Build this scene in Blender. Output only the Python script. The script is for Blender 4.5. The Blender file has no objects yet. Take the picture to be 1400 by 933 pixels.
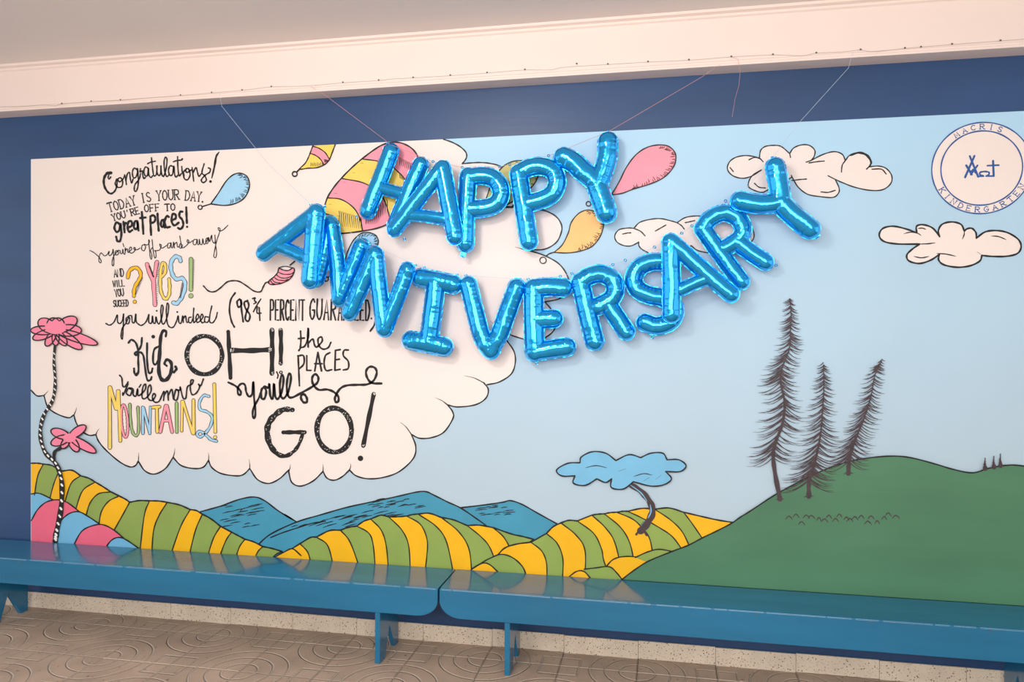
import bpy, bmesh, math, random
import numpy as np
from mathutils import Vector, Matrix
from mathutils.geometry import tessellate_polygon

# ---------------------------------------------------------------- camera
scene = bpy.context.scene
COL = scene.collection
F, YAW, PIT, ROLL = 1033.1, 0.195035, 0.0055819, 0.0039595
D, H = 3.575, 1.5                       # camera stands D in front of the wall (plane y=0), H above the floor
def rotm(yaw, p, r):
    cy, sy, cp, sp, cr, sr = math.cos(yaw), math.sin(yaw), math.cos(p), math.sin(p), math.cos(r), math.sin(r)
    Ry = np.array([[cy,0,sy],[0,1,0],[-sy,0,cy]]); Rx = np.array([[1,0,0],[0,cp,-sp],[0,sp,cp]]); Rz = np.array([[cr,-sr,0],[sr,cr,0],[0,0,1]])
    return Rz@Rx@Ry
RM = rotm(YAW, PIT, ROLL)               # rows: image right, image down, view direction in (x, down, depth)
cam_data = bpy.data.cameras.new('camera'); cam = bpy.data.objects.new('camera', cam_data); COL.objects.link(cam)
def w3(v): return Vector((v[0], v[2], -v[1]))
rx, dn, fw = w3(RM[0]), w3(RM[1]), w3(RM[2])
cm = Matrix(((rx.x,-dn.x,-fw.x,0),(rx.y,-dn.y,-fw.y,-D),(rx.z,-dn.z,-fw.z,H),(0,0,0,1)))
cam.matrix_world = cm
cam_data.sensor_width = 36; cam_data.lens = F*36/1400; cam_data.clip_start = .05
scene.camera = cam

# ---------------------------------------------------------------- light
world = bpy.data.worlds.new('world'); scene.world = world; world.use_nodes = True
bg = world.node_tree.nodes['Background']; bg.inputs[0].default_value = (0.86, 0.93, 1.0, 1); bg.inputs[1].default_value = 1.25
def area(name, loc, target, sx, sy, power, col):
    l = bpy.data.lights.new(name, 'AREA'); l.shape = 'RECTANGLE'; l.size = sx; l.size_y = sy; l.energy = power; l.color = col
    o = bpy.data.objects.new(name, l); COL.objects.link(o); o.location = loc
    o.rotation_euler = (Vector(target)-Vector(loc)).to_track_quat('-Z', 'Y').to_euler()
    return o
area('courtyard_daylight', (-0.3, -5.3, 2.1), (-0.45, 0, 1.75), 4.2, 1.5, 124, (1.0, 0.975, 0.965))
area('upper_fill_light', (-1.3, -3.0, 2.82), (-.9, 0, 1.6), 0.6, 0.3, 24, (1.0, 0.97, 0.95))  # added fill with no visible lamp, brightens the upper mural
vs = scene.view_settings
scene.display_settings.display_device = 'sRGB'
vs.view_transform = 'Standard'; vs.look = 'None'; vs.gamma = 1; vs.use_curve_mapping = False
vs.exposure = 0.14

# ---------------------------------------------------------------- helpers
def P(x, y, off=0.0):
    """photograph pixel -> world point on the plane y = -off"""
    v = RM.T@np.array([(x-700)/F, (y-466.5)/F, 1.0]); t = (D-off)/v[2]
    return Vector((v[0]*t, -off, H-v[1]*t))
def fromwall(x, z, off=0.0):
    c = RM@np.array([x, H-z, D-off]); return (700+F*c[0]/c[2], 466.5+F*c[1]/c[2])
def Z(x0, y0, s, pts): return [(x0+a/s, y0+b/s) for a, b in pts]
def lin(c):
    c = [v/255 for v in c]
    return tuple((v/12.92 if v <= .04045 else ((v+.055)/1.055)**2.4) for v in c)+(1,)
def nd(nt, typ, **kw):
    n = nt.nodes.new(typ)
    for k, v in kw.items(): setattr(n, k, v)
    return n
def paint(name, rgb, rough=.5, var=.06, scale=3.0, bump=.03, spec=.4, coat=0, stretch=(1,1,1), bscale=60, metallic=0, bdist=.002):
    m = bpy.data.materials.new(name); m.use_nodes = True; nt = m.node_tree
    b = nt.nodes['Principled BSDF']; b.inputs['Roughness'].default_value = rough; b.inputs['Specular IOR Level'].default_value = spec
    b.inputs['Coat Weight'].default_value = coat; b.inputs['Coat Roughness'].default_value = .06; b.inputs['Metallic'].default_value = metallic
    g = nd(nt, 'ShaderNodeNewGeometry'); mp = nd(nt, 'ShaderNodeMapping'); mp.inputs['Scale'].default_value = stretch
    nt.links.new(g.outputs['Position'], mp.inputs['Vector'])
    n = nd(nt, 'ShaderNodeTexNoise'); n.inputs['Scale'].default_value = scale; n.inputs['Detail'].default_value = 6
    nt.links.new(mp.outputs[0], n.inputs['Vector'])
    r = nd(nt, 'ShaderNodeMapRange'); r.inputs[1].default_value = .3; r.inputs[2].default_value = .7
    r.inputs[3].default_value = 1-var; r.inputs[4].default_value = 1+var
    nt.links.new(n.outputs['Fac'], r.inputs[0])
    h = nd(nt, 'ShaderNodeHueSaturation'); h.inputs['Color'].default_value = lin(rgb)
    nt.links.new(r.outputs[0], h.inputs['Value']); nt.links.new(h.outputs[0], b.inputs['Base Color'])
    if bump:
        n2 = nd(nt, 'ShaderNodeTexNoise'); n2.inputs['Scale'].default_value = bscale; n2.inputs['Detail'].default_value = 3
        nt.links.new(mp.outputs[0], n2.inputs['Vector'])
        bp = nd(nt, 'ShaderNodeBump'); bp.inputs['Strength'].default_value = bump; bp.inputs['Distance'].default_value = bdist
        nt.links.new(n2.outputs['Fac'], bp.inputs['Height']); nt.links.new(bp.outputs[0], b.inputs['Normal'])
    return m
def mesh_obj(name, verts, faces, mat, parent=None, smooth=False, loc=None):
    loc = Vector(loc) if loc is not None else (parent.matrix_world.translation.copy() if parent is not None and not loc else Vector((0,0,0)))
    me = bpy.data.meshes.new(name); base = Vector(loc)
    me.from_pydata([tuple(Vector(v)-base) for v in verts], [], faces); me.materials.append(mat)
    if smooth: me.polygons.foreach_set('use_smooth', [True]*len(me.polygons))
    me.update()
    o = bpy.data.objects.new(name, me); COL.objects.link(o)
    if parent is not None:
        o.parent = parent; o.location = (0,0,0); o['_w'] = tuple(base); del o['_w']
        o.matrix_world = parent.matrix_world.copy() if False else o.matrix_world
    else: o.location = base
    return o
WLOC = {}
def add(name, verts, faces, mat, parent=None, smooth=False, loc=(0,0,0)):
    """top-level mesh gets origin loc; a child shares the world origin of its root"""
    base = Vector(WLOC[parent.name]) if parent is not None else Vector(loc)
    me = bpy.data.meshes.new(name)
    me.from_pydata([(v[0]-base.x, v[1]-base.y, v[2]-base.z) for v in verts], [], faces); me.materials.append(mat)
    if smooth: me.polygons.foreach_set('use_smooth', [True]*len(me.polygons))
    me.update()
    o = bpy.data.objects.new(name, me); COL.objects.link(o)
    if parent is not None: o.parent = parent
    else: o.location = base
    WLOC[o.name] = tuple(base)
    return o
def empty(name, loc, label=None, cat=None, group=None):
    o = bpy.data.objects.new(name, None); COL.objects.link(o); o.location = loc; o.empty_display_size = .05
    WLOC[o.name] = tuple(loc)
    if label: o['label'] = label
    if cat: o['category'] = cat
    if group: o['group'] = group
    return o
def tag(o, label, cat, group=None):
    o['label'] = label; o['category'] = cat
    if group: o['group'] = group
    return o
def box(x0, x1, y0, y1, z0, z1):
    v = [(x0,y0,z0),(x1,y0,z0),(x1,y1,z0),(x0,y1,z0),(x0,y0,z1),(x1,y0,z1),(x1,y1,z1),(x0,y1,z1)]
    f = [(0,3,2,1),(4,5,6,7),(0,1,5,4),(1,2,6,5),(2,3,7,6),(3,0,4,7)]
    return v, f
def bevel(o, w, seg=2):
    m = o.modifiers.new('bevel', 'BEVEL'); m.width = w; m.segments = seg; m.limit_method = 'ANGLE'; return o
def cr(pts, n=8, closed=False):
    """Catmull-Rom through the points"""
    if len(pts) < 3: return [tuple(p) for p in pts]
    q = [np.array(p, float) for p in pts]
    if closed: q = [q[-1]]+q+[q[0], q[1]]
    else: q = [2*q[0]-q[1]]+q+[2*q[-1]-q[-2]]
    out = []
    for i in range(1, len(q)-2):
        a, b, c, d = q[i-1:i+3]
        for k in range(n):
            t = k/n
            out.append(tuple(.5*((2*b)+(-a+c)*t+(2*a-5*b+4*c-d)*t*t+(-a+3*b-3*c+d)*t**3)))
    if not closed: out.append(tuple(q[-2]))
    return out
def tube(pts, r, seg=6):
    V, Fc = [], []
    for i, p in enumerate(pts):
        p = Vector(p); a = Vector(pts[max(i-1,0)]); b = Vector(pts[min(i+1,len(pts)-1)])
        t = (b-a).normalized(); u = t.cross(Vector((0,1,0.01))).normalized(); w = t.cross(u)
        for k in range(seg):
            an = 2*math.pi*k/seg; V.append(p+u*math.cos(an)*r+w*math.sin(an)*r)
        if i:
            for k in range(seg):
                a0 = (i-1)*seg+k; a1 = (i-1)*seg+(k+1)%seg; Fc.append((a0,a1,a1+seg,a0+seg))
    Fc.append(tuple(range(seg))); Fc.append(tuple(range(len(V)-seg, len(V)))[::-1])
    return V, Fc

# ---------------------------------------------------------------- materials
M = {}
M['cream'] = paint('cream_wall_paint', (238,218,208), .55, .015, 2)
M['navy'] = paint('navy_wall_paint', (40,70,112), .36, .16, 2.5, .12, spec=.5, stretch=(.4,1,2), bscale=25)
M['cloud'] = paint('cloud_paint', (240,225,217), .5, .012, 2, .05)
M['black'] = paint('black_paint', (22,18,20), .5, .15, 30, 0)
M['green'] = paint('hill_green_paint', (76,124,92), .5, .11, 3, .05, stretch=(.5,1,2))
M['yellow'] = paint('stripe_yellow_paint', (246,182,12), .5, .05, 6, .05)
M['olive'] = paint('stripe_green_paint', (142,164,80), .5, .07, 6, .05)
M['mount'] = paint('mountain_blue_paint', (66,148,176), .5, .07, 5, .05)
M['pink'] = paint('pink_paint', (240,104,130), .5, .04, 8, .05)
M['lpink'] = paint('light_pink_paint', (250,152,168), .5, .04, 8, .05)
M['lblue'] = paint('light_blue_paint', (118,184,218), .5, .05, 8, .05)
M['pblue'] = paint('pale_blue_paint', (160,208,236), .5, .06, 10, .05)
M['ppink'] = paint('flower_pink_paint', (246,134,160), .5, .04, 8, .05)
M['byellow'] = paint('soft_yellow_paint', (243,208,98), .5, .06, 10, .05)
M['orange'] = paint('orange_paint', (251,192,116), .5, .06, 10, .05)
M['lgreen'] = paint('letter_green_paint', (158,186,122), .5, .05, 10, .05)
M['white'] = paint('white_paint', (246,240,232), .5, .02, 10, 0)
M['bark'] = paint('conifer_brown_paint', (70,54,58), .55, .2, 40, 0)
M['ink'] = paint('emblem_blue_paint', (36,84,150), .5, .1, 20, 0)
M['tan'] = paint('olive_tan_paint', (208,196,120), .5, .06, 20, 0)
M['worn_highlight'] = paint('worn_highlight_paint', (168,196,210), .5, .1, 30, 0)
M['rope'] = paint('pink_thread', (205,150,140), .6, .05, 10, 0)
M['clear'] = paint('white_thread', (190,205,220), .4, .05, 10, 0)
M['nail'] = paint('nail_metal', (92,86,84), .5, .1, 10, 0)
M['wire'] = paint('wire_coat', (196,182,174), .6, .05, 10, 0)
M['bench'] = paint('bench_blue_paint', (23,108,147), .2, .12, 2.2, .05, spec=.5, coat=.3, stretch=(.5,4,4), bscale=12, bdist=.004)
# sky of the mural: its paint goes from a fresh light blue at the top to a greyer blue near the hills
def sky_paint():
    m = paint('mural_sky_paint', (186,216,234), .5, .02, 1.6, .05)
    nt = m.node_tree; g = nd(nt,'ShaderNodeNewGeometry'); s = nd(nt,'ShaderNodeSeparateXYZ'); nt.links.new(g.outputs['Position'], s.inputs[0])
    n = nd(nt,'ShaderNodeTexNoise'); n.inputs['Scale'].default_value = .9; nt.links.new(g.outputs['Position'], n.inputs['Vector'])
    a = nd(nt,'ShaderNodeMath', operation='MULTIPLY_ADD'); nt.links.new(n.outputs['Fac'], a.inputs[0]); a.inputs[1].default_value = .9; nt.links.new(s.outputs['Z'], a.inputs[2])
    r = nd(nt,'ShaderNodeMapRange'); nt.links.new(a.outputs[0], r.inputs[0]); r.inputs[1].default_value = 1.2; r.inputs[2].default_value = 2.9
    cr_ = nd(nt,'ShaderNodeMix', data_type='RGBA'); nt.links.new(r.outputs[0], cr_.inputs['Factor'])
    cr_.inputs['A'].default_value = lin((180,200,212)); cr_.inputs['B'].default_value = lin((176,214,238))
    h = [x for x in nt.nodes if x.type == 'HUE_SAT'][0]; nt.links.new(cr_.outputs['Result'], h.inputs['Color'])
    return m
M['sky'] = sky_paint()
def foil():
    m = bpy.data.materials.new('blue_foil'); m.use_nodes = True; nt = m.node_tree; b = nt.nodes['Principled BSDF']
    b.inputs['Base Color'].default_value = (0.0, 0.42, 0.95, 1); b.inputs['Metallic'].default_value = .8; b.inputs['Roughness'].default_value = .13
    b.inputs['Coat Weight'].default_value = .7; b.inputs['Coat Roughness'].default_value = .07; b.inputs['Coat IOR'].default_value = 1.55
    t = nd(nt,'ShaderNodeTexCoord'); n = nd(nt,'ShaderNodeTexNoise'); n.inputs['Scale'].default_value = 14; n.inputs['Detail'].default_value = 2; n.inputs['Distortion'].default_value = .6
    nt.links.new(t.outputs['Object'], n.inputs['Vector'])
    bp = nd(nt,'ShaderNodeBump'); bp.inputs['Strength'].default_value = .22; bp.inputs['Distance'].default_value = .006
    nt.links.new(n.outputs['Fac'], bp.inputs['Height']); nt.links.new(bp.outputs[0], b.inputs['Normal']); nt.links.new(bp.outputs[0], b.inputs['Coat Normal'])
    return m
M['foil'] = foil()
M['rim'] = M['foil'].copy(); M['rim'].name = 'blue_foil_seam'
_b = M['rim'].node_tree.nodes['Principled BSDF']; _b.inputs['Base Color'].default_value = (0.0, .34, .74, 1); _b.inputs['Roughness'].default_value = .3; _b.inputs['Coat Weight'].default_value = .25
T0X, T0Y, TS = -0.098, -0.16, 0.3485          # floor tile joints
def floor_mat(groove_joints):
    m = paint('floor_tile_cement' if not groove_joints else 'floor_cement', (182,158,138), .6, .15, 5, 0, spec=.35)
    nt = m.node_tree; b = nt.nodes['Principled BSDF']; L = nt.links
    def mth(op, a, c=None, d=None):
        n = nd(nt,'ShaderNodeMath', operation=op)
        for i, v in enumerate((a,c,d)):
            if v is None: continue
            if isinstance(v,(int,float)): n.inputs[i].default_value = v
            else: L.new(v, n.inputs[i])
        return n.outputs[0]
    g = nd(nt,'ShaderNodeNewGeometry'); s = nd(nt,'ShaderNodeSeparateXYZ'); L.new(g.outputs['Position'], s.inputs[0])
    u = mth('DIVIDE', mth('SUBTRACT', s.outputs['X'], T0X), TS); v = mth('DIVIDE', mth('SUBTRACT', s.outputs['Y'], T0Y), TS)
    # nearest grid vertex and its parity: rings round the even ones, squares round the odd
    ru = mth('ROUND', u); rv = mth('ROUND', v); du = mth('SUBTRACT', u, ru); dv = mth('SUBTRACT', v, rv)
    # rotated lattice of the even vertices
    p = mth('MULTIPLY', mth('ADD', u, v), .5); q = mth('MULTIPLY', mth('SUBTRACT', u, v), .5)
    # nearest even vertex: a-b lattice (p,q integer or both half) -> p+q,p-q integer with p,q integer
    rp = mth('ROUND', p); rq = mth('ROUND', q); ex = mth('SUBTRACT', u, mth('ADD', rp, rq)); ey = mth('SUBTRACT', v, mth('SUBTRACT', rp, rq))
    d = mth('SQRT', mth('ADD', mth('MULTIPLY', ex, ex), mth('MULTIPLY', ey, ey)))
    def line(x, c, w): return mth('SUBTRACT', 1.0, mth('MINIMUM', 1.0, mth('DIVIDE', mth('ABSOLUTE', mth('SUBTRACT', x, c)), w)))
    W = .017
    h = mth('MAXIMUM', line(d, .225, W), mth('MAXIMUM', line(d, .415, W), line(d, .61, W)))
    odd = mth('GREATER_THAN', mth('ABSOLUTE', mth('SUBTRACT', mth('MODULO', mth('ABSOLUTE', mth('ADD', ru, rv)), 2.0), 0.0)), .5)
    sq = mth('MAXIMUM', mth('ABSOLUTE', du), mth('ABSOLUTE', dv))
    h = mth('MAXIMUM', h, mth('MULTIPLY', line(sq, .25, W), odd))
    if True:
        h = mth('MAXIMUM', h, mth('MAXIMUM', line(du, 0, W*.9), line(dv, 0, W*.9)))
    bp = nd(nt,'ShaderNodeBump'); bp.inputs['Strength'].default_value = 1; bp.inputs['Distance'].default_value = .009; bp.invert = True
    n = nd(nt,'ShaderNodeTexNoise'); n.inputs['Scale'].default_value = 90; L.new(g.outputs['Position'], n.inputs['Vector'])
    hh = mth('ADD', h, mth('MULTIPLY', n.outputs['Fac'], .06)); L.new(hh, bp.inputs['Height']); L.new(bp.outputs[0], b.inputs['Normal'])
    # dark stone specks
    n3 = nd(nt,'ShaderNodeTexNoise'); n3.inputs['Scale'].default_value = 55; L.new(g.outputs['Position'], n3.inputs['Vector'])
    sp = mth('GREATER_THAN', n3.outputs['Fac'], .70)
    mx = nd(nt,'ShaderNodeMix', data_type='RGBA'); hs = [x for x in nt.nodes if x.type == 'HUE_SAT'][0]
    L.new(mth('MAXIMUM', mth('MULTIPLY', sp, .8), mth('MULTIPLY', h, .0)), mx.inputs['Factor']); L.new(hs.outputs[0], mx.inputs['A']); mx.inputs['B'].default_value = lin((84,68,58))
    # grooves tinted pale, painting in the light on their far sides
    m2 = nd(nt,'ShaderNodeMix', data_type='RGBA'); L.new(mth('MULTIPLY', h, .9), m2.inputs['Factor']); L.new(mx.outputs['Result'], m2.inputs['A']); m2.inputs['B'].default_value = lin((236,216,194))
    L.new(m2.outputs['Result'], b.inputs['Base Color'])
    return m
M['floortile'] = floor_mat(False); M['floor'] = floor_mat(True)
def terrazzo():
    m = paint('skirting_terrazzo', (222,204,182), .5, .08, 9, .1, bscale=50)
    nt = m.node_tree; b = nt.nodes['Principled BSDF']; hs = [x for x in nt.nodes if x.type == 'HUE_SAT'][0]
    g = nd(nt,'ShaderNodeNewGeometry')
    prev = hs.outputs[0]
    for sc, th, c in ((60,.17,(120,92,76)),(110,.2,(160,130,108)),(38,.10,(60,48,44))):
        vo = nd(nt,'ShaderNodeTexVoronoi'); vo.inputs['Scale'].default_value = sc; nt.links.new(g.outputs['Position'], vo.inputs['Vector'])
        lt = nd(nt,'ShaderNodeMath', operation='LESS_THAN'); nt.links.new(vo.outputs['Distance'], lt.inputs[0]); lt.inputs[1].default_value = th
        mx = nd(nt,'ShaderNodeMix', data_type='RGBA'); nt.links.new(lt.outputs[0], mx.inputs['Factor']); nt.links.new(prev, mx.inputs['A']); mx.inputs['B'].default_value = lin(c); prev = mx.outputs['Result']
    nt.links.new(prev, b.inputs['Base Color']); return m
M['skirt'] = terrazzo()
M['grout'] = paint('grout', (150,132,114), .8, .1, 20, 0)
M['ceil'] = paint('ceiling_paint', (232,222,216), .7, .02, 1, .03)
M['court'] = paint('courtyard_paving', (190,184,172), .8, .08, 1, 0)
M['facade'] = paint('facade_render', (206,196,180), .8, .05, 1, 0)
M['dark'] = paint('dark_opening', (30,34,40), .3, .05, 1, 0)

# ---------------------------------------------------------------- setting
def struct(name, v, f, mat, parent=None):
    o = add(name, v, f, mat, parent); 
    if parent is None: o['kind'] = 'structure'
    return o
struct('wall_back', *box(-6, 4.5, 0, .25, -.1, 2.95), M['navy'])
FT = .012
fl = struct('floor', *box(-6, 4.5, -6.2, 0, -.15, -FT), M['grout'])
tv, tf = box(-TS/2+.0012, TS/2-.0012, -TS/2+.0012, TS/2-.0012, -FT, 0)
tme = bpy.data.meshes.new('floor_tile'); tme.from_pydata(tv, [], tf); tme.materials.append(M['floortile'])
XA, XB, NR = -12, 6, 12
for i in range(XA, XB+1):
    for j in range(NR+1):
        cx = T0X+(i+.5)*TS; cy = T0Y-(j-.5)*TS
        if j == 0:
            if 'cut' not in M:
                cv, cf = box(-TS/2+.0012, TS/2-.0012, -.16+.0012, 0, -FT, 0)
                cme = bpy.data.meshes.new('floor_tile_cut'); cme.from_pydata(cv, [], cf); cme.materials.append(M['floortile']); M['cut'] = cme
            o = bpy.data.objects.new('floor_tile', M['cut']); o.location = (cx, 0, 0)
        else:
            o = bpy.data.objects.new('floor_tile', tme); o.location = (cx, cy, random.Random(i*31+j).uniform(-.0006,.0006))
        COL.objects.link(o); o.parent = fl
xa, xb, yn = T0X+XA*TS, T0X+(XB+1)*TS, T0Y-NR*TS
rest = []
rv, rf = [], []
for bx in ((-6,xa,-6.2,0,-FT,0),(xb,4.5,-6.2,0,-FT,0),(xa,xb,-6.2,yn,-FT,0)):
    v, f = box(*bx); k = len(rv); rv += v; rf += [tuple(a+k for a in q) for q in f]
o = add('floor_tile', rv, rf, M['floor'], fl); o['kind'] = 'stuff'
# ceiling and the plastered beam along the wall top
struct('ceiling', *box(-6, 4.5, -5.6, .25, 2.95, 3.15), M['ceil'])
ZB = 2.705
prof = [(0,ZB),(-.104,ZB),(-.104,ZB+.010),(-.100,ZB+.013),(-.100,ZB+.020),(-.104,ZB+.023),(-.104,2.916),(-.112,2.922),(-.112,2.932),(-.128,2.938),(-.128,2.9505),(0,2.9505)]
bv, bf = [], []
for x in (-6, 4.5):
    for y, z in prof: bv.append((x,y-.0,z))
n = len(prof)
for k in range(n): bf.append((k,(k+1)%n,(k+1)%n+n,k+n))
bf += [tuple(range(n))[::-1], tuple(range(n,2*n))]
tr = struct('trim_1', bv, bf, M['cream'])
# skirting of terrazzo tiles
sk = struct('baseboard_back', *box(-6, 4.5, -.006, -.0001, 0, .080), M['grout'])
stv, stf = box(-TS/2+.0007, TS/2-.0007, -.013, -.004, 0, .083)
sme = bpy.data.meshes.new('skirting_tile'); sme.from_pydata(stv, [], stf); sme.materials.append(M['skirt'])
for i in range(-12, 8):
    o = bpy.data.objects.new('skirting_tile', sme); o.location = (T0X+(i+.5)*TS, 0, random.Random(i).uniform(-.002,.002)); COL.objects.link(o); o.parent = sk
    bb = o.modifiers.new('b','BEVEL'); bb.width = .0012; bb.segments = 2
# courtyard beyond the veranda, behind the camera (it is what the foil mirrors)
struct('courtyard_ground', *box(-16, 16, -18, -6.2, -.25, -.15), M['court'])
fac = struct('wall_courtyard', *box(-9, 10, -14.3, -14, -.15, 4.2), M['facade'])
for i, x in enumerate((-7, -4, -1, 2, 5, 8)):
    for z0, z1 in ((.9, 2.3),):
        add('window_%d' % (i+1), *box(x-.6, x+.6, -14.0, -13.97, z0, z1), M['dark'])['kind'] = 'structure'

# ---------------------------------------------------------------- mural
mural = empty('mural', (-.9, 0, .36), 'large painted landscape mural of striped hills and a lettered cloud filling the navy wall', 'mural')
CNT = [0]
def ly(n): return .0012+.0006*n
def lyu(n):
    """every coat of paint lies a hair above the one before, so that no two faces coincide"""
    CNT[0] += 1
    return ly(n)+.000033*(CNT[0] % 17)
def area_mesh(name, arcs, mat, layer, parent, n=8, smooth=True, inworld=False):
    """arcs: list of point lists joined end to end; each arc is smoothed, the joints stay sharp"""
    pts = []
    for a in arcs:
        s = cr(a, n) if smooth else [tuple(p) for p in a]
        if pts and (abs(pts[-1][0]-s[0][0])+abs(pts[-1][1]-s[0][1])) < .3: s = s[1:]
        pts += s
    if abs(pts[-1][0]-pts[0][0])+abs(pts[-1][1]-pts[0][1]) < .3: pts.pop()
    of_ = lyu(layer); vs_ = [P(x, y, of_) for x, y in pts]
    tris = tessellate_polygon([[Vector((v.x, v.z, 0)) for v in vs_]])
    fs = []
    for t in tris:
        a, b, c = (vs_[i] for i in t)
        cross = (b.x-a.x)*(c.z-a.z)-(b.z-a.z)*(c.x-a.x)
        fs.append(tuple(t) if cross > 0 else tuple(t)[::-1])
    return add(name, vs_, fs, mat, parent)
LWS = [1.28]
def ribbon(pts, w, V, Fc, layer, taper=0, smooth=True, n=7, rnd=True):
    q = cr(pts, n) if smooth else [tuple(p) for p in pts]
    q = [p for i, p in enumerate(q) if i == 0 or math.hypot(p[0]-q[i-1][0], p[1]-q[i-1][1]) > .02]
    if len(q) < 2: return
    N = len(q); off = lyu(layer); k0 = len(V)
    for i in range(N):
        a = q[max(i-1,0)]; b = q[min(i+1,N-1)]; dx, dy = b[0]-a[0], b[1]-a[1]; L = math.hypot(dx,dy) or 1
        nx, ny = -dy/L, dx/L; t = i/(N-1)
        ww = (w(t) if callable(w) else w)*LWS[0]
        if taper == 1: ww *= .25+.75*math.sin(math.pi*min(1,max(0,t)))**.6
        elif taper == 2: ww *= 1-.85*t
        elif taper == 3: ww *= .15+.85*t
        ww *= .5*(1+.12*math.sin(i*.9+q[0][0]))
        V.append(P(q[i][0]-nx*ww, q[i][1]-ny*ww, off)); V.append(P(q[i][0]+nx*ww, q[i][1]+ny*ww, off))
        if i: a0 = k0+2*i-2; Fc.append((a0, a0+1, a0+3, a0+2))
    if rnd and not taper:
        for (c, nb) in ((q[0], q[1]), (q[-1], q[-2])):
            r = (w(0 if c is q[0] else 1) if callable(w) else w)*.5*LWS[0]; k = len(V); off = lyu(layer)
            for s in range(10): V.append(P(c[0]+r*math.cos(s*math.pi/5), c[1]+r*math.sin(s*math.pi/5), off))
            Fc.append(tuple(range(k,k+10))[::-1])
def dots(cs, V, Fc, layer):
    for x, y, r in cs:
        k = len(V); off = lyu(layer)
        for s in range(14): V.append(P(x+r*math.cos(s*math.pi/7), y+r*math.sin(s*math.pi/7), off))
        Fc.append(tuple(range(k,k+14))[::-1])
def lines(name, strokes, mat, layer, parent, dot=(), label=None, kind=None):
    V, Fc = [], []
    for s in strokes: ribbon(s[0], s[1], V, Fc, layer, s[2] if len(s) > 2 else 0, s[3] if len(s) > 3 else True)
    dots(dot, V, Fc, layer)
    o = add(name, V, Fc, mat, parent)
    if label: o['label'] = label
    return o
def ellipse(cx, cy, rx_, ry_, n=40, tilt=0, a0=0, a1=2*math.pi):
    return [(cx+rx_*math.cos(t)*math.cos(tilt)-ry_*math.sin(t)*math.sin(tilt), cy+rx_*math.cos(t)*math.sin(tilt)+ry_*math.sin(t)*math.cos(tilt)) for t in [a0+(a1-a0)*i/n for i in range(n+1)]]

MX0, MX1, MZ0, MZ1 = -3.411, 2.35, .362, 2.468
vv = [(MX0,-ly(0),MZ0),(MX1,-ly(0),MZ0),(MX1,-ly(0),MZ1),(MX0,-ly(0),MZ1)]
add('painted_sky', vv, [(0,1,2,3)], M['sky'], mural)
XL = 42.45
def ytop(x):  # mural top edge at pixel column x
    lo, hi = MX0, MX1
    for _ in range(40):
        m_ = (lo+hi)/2
        if fromwall(m_, MZ1)[0] < x: lo = m_
        else: hi = m_
    return fromwall(lo, MZ1)[1]
# big cream cloud that carries the lettering
lobes = [
 [(606.4,ytop(606.4)),(619,195),(629.6,201),(636.7,208),(638,214),(636,219),(632,224)],
 [(632,224),(645,222.8),(658,222.4),(670.7,223.7),(683.6,227.6),(698,240),(708,256),(708,272),(700,283)],
 [(700,283),(725.6,285.7),(743,287.6),(760,296),(768,309),(766,322),(759,333),(744,341),(721.7,341.6)],
 [(719,342),(733,345.5),(747.5,351),(763,360),(773,372),(778,386),(776,398),(765,408.5),(745,413)],
 [(745,413),(754,424),(759,438),(757.8,451),(747,461),(735,465),(717,464),(700,459)],
 [(688,460),(693.5,466.8),(702.8,481),(704.5,496),(699,511.5),(682.7,522.5),(666,526.3)],
 [(661.5,523.7),(667.6,533),(664,545),(649.7,553.8),(626,556.7),(612,554)],
 [(612,554),(619,563.7),(619,573),(607,591),(590.8,598.5),(574,599.6),(562.5,594.4)],
 [(562.5,594.4),(568.4,611),(564.9,627.4),(546,645),(524.8,653),(503.6,655),(487,651),(477.7,643)],
 [(477.7,643),(468,652),(457,657),(447,654),(441.6,645)],
 [(441.6,645),(428,658),(411,665),(399,660),(394.7,645.8)],
 [(394.7,643),(382,655),(367,661.4),(352,656),(341.4,641)],
 [(341.4,641),(333,649),(323,651),(303,648),(290,640),(285,630)],
 [(285,630),(278,639),(265.7,641),(248,637),(236.6,625.7)],
 [(236.6,625.7),(226,641),(211,648.6),(198,644),(189,631)],
 [(189,631),(185,637),(177,638.6),(163,631.5),(145,616),(135,604),(131,594.6)],
 [(131,594.6),(121.7,595.5),(111,589),(104,578),(101,567.6)],
 [(101,567.6),(93,571.5),(75.4,565),(65,556),(60,541)],
 [(60,541),(50.6,541.5),(XL,534)]]
pc = area_mesh('painted_cloud', lobes+[[(XL,534),(XL,ytop(XL))],[(XL,ytop(XL)),(606.4,ytop(606.4))]], M['cloud'], 1, mural)
tails = [[(634.4,514),(648,517),(661.5,523.7)],[(594,543.7),(604,548),(612,554)],[(547,577.4),(555,584),(562.5,594.4)],
 [(479,634),(479.5,638),(477.7,643)],[(441.5,635),(441.8,640),(441.6,645)],[(397,635),(396.5,640),(394.7,645.8)],[(340.5,628),(341.4,636),(341.4,642)],
 [(285,619),(285.3,625),(285,631)],[(239,613),(238.5,619),(236.6,626)],[(189.7,619),(189.5,625),(189,632)],[(136,586),(133,590),(131,595)],[(105,557),(103.5,562),(101,568)],[(66.5,534),(63,538),(60,541)],
 [(704,337.8),(712,340),(720,342.5)],[(670,439),(684,450),(700,459)]]
lines('cloud_outline', [(l, 1.5) for l in lobes]+[(t, 1.3, 3) for t in tails]+[([(688,283),(700,283.4)],2.4)], M['black'], 2, pc)
def cloud(arcs, outl, mat='cloud', name='painted_cloud', layer=1, w=1.3):
    c = area_mesh(name, arcs, M[mat], layer, mural); lines('cloud_outline', [(a, w) if len(a) > 0 and not isinstance(a, tuple) else a for a in outl], M['black'], layer+1, c); return c
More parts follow.
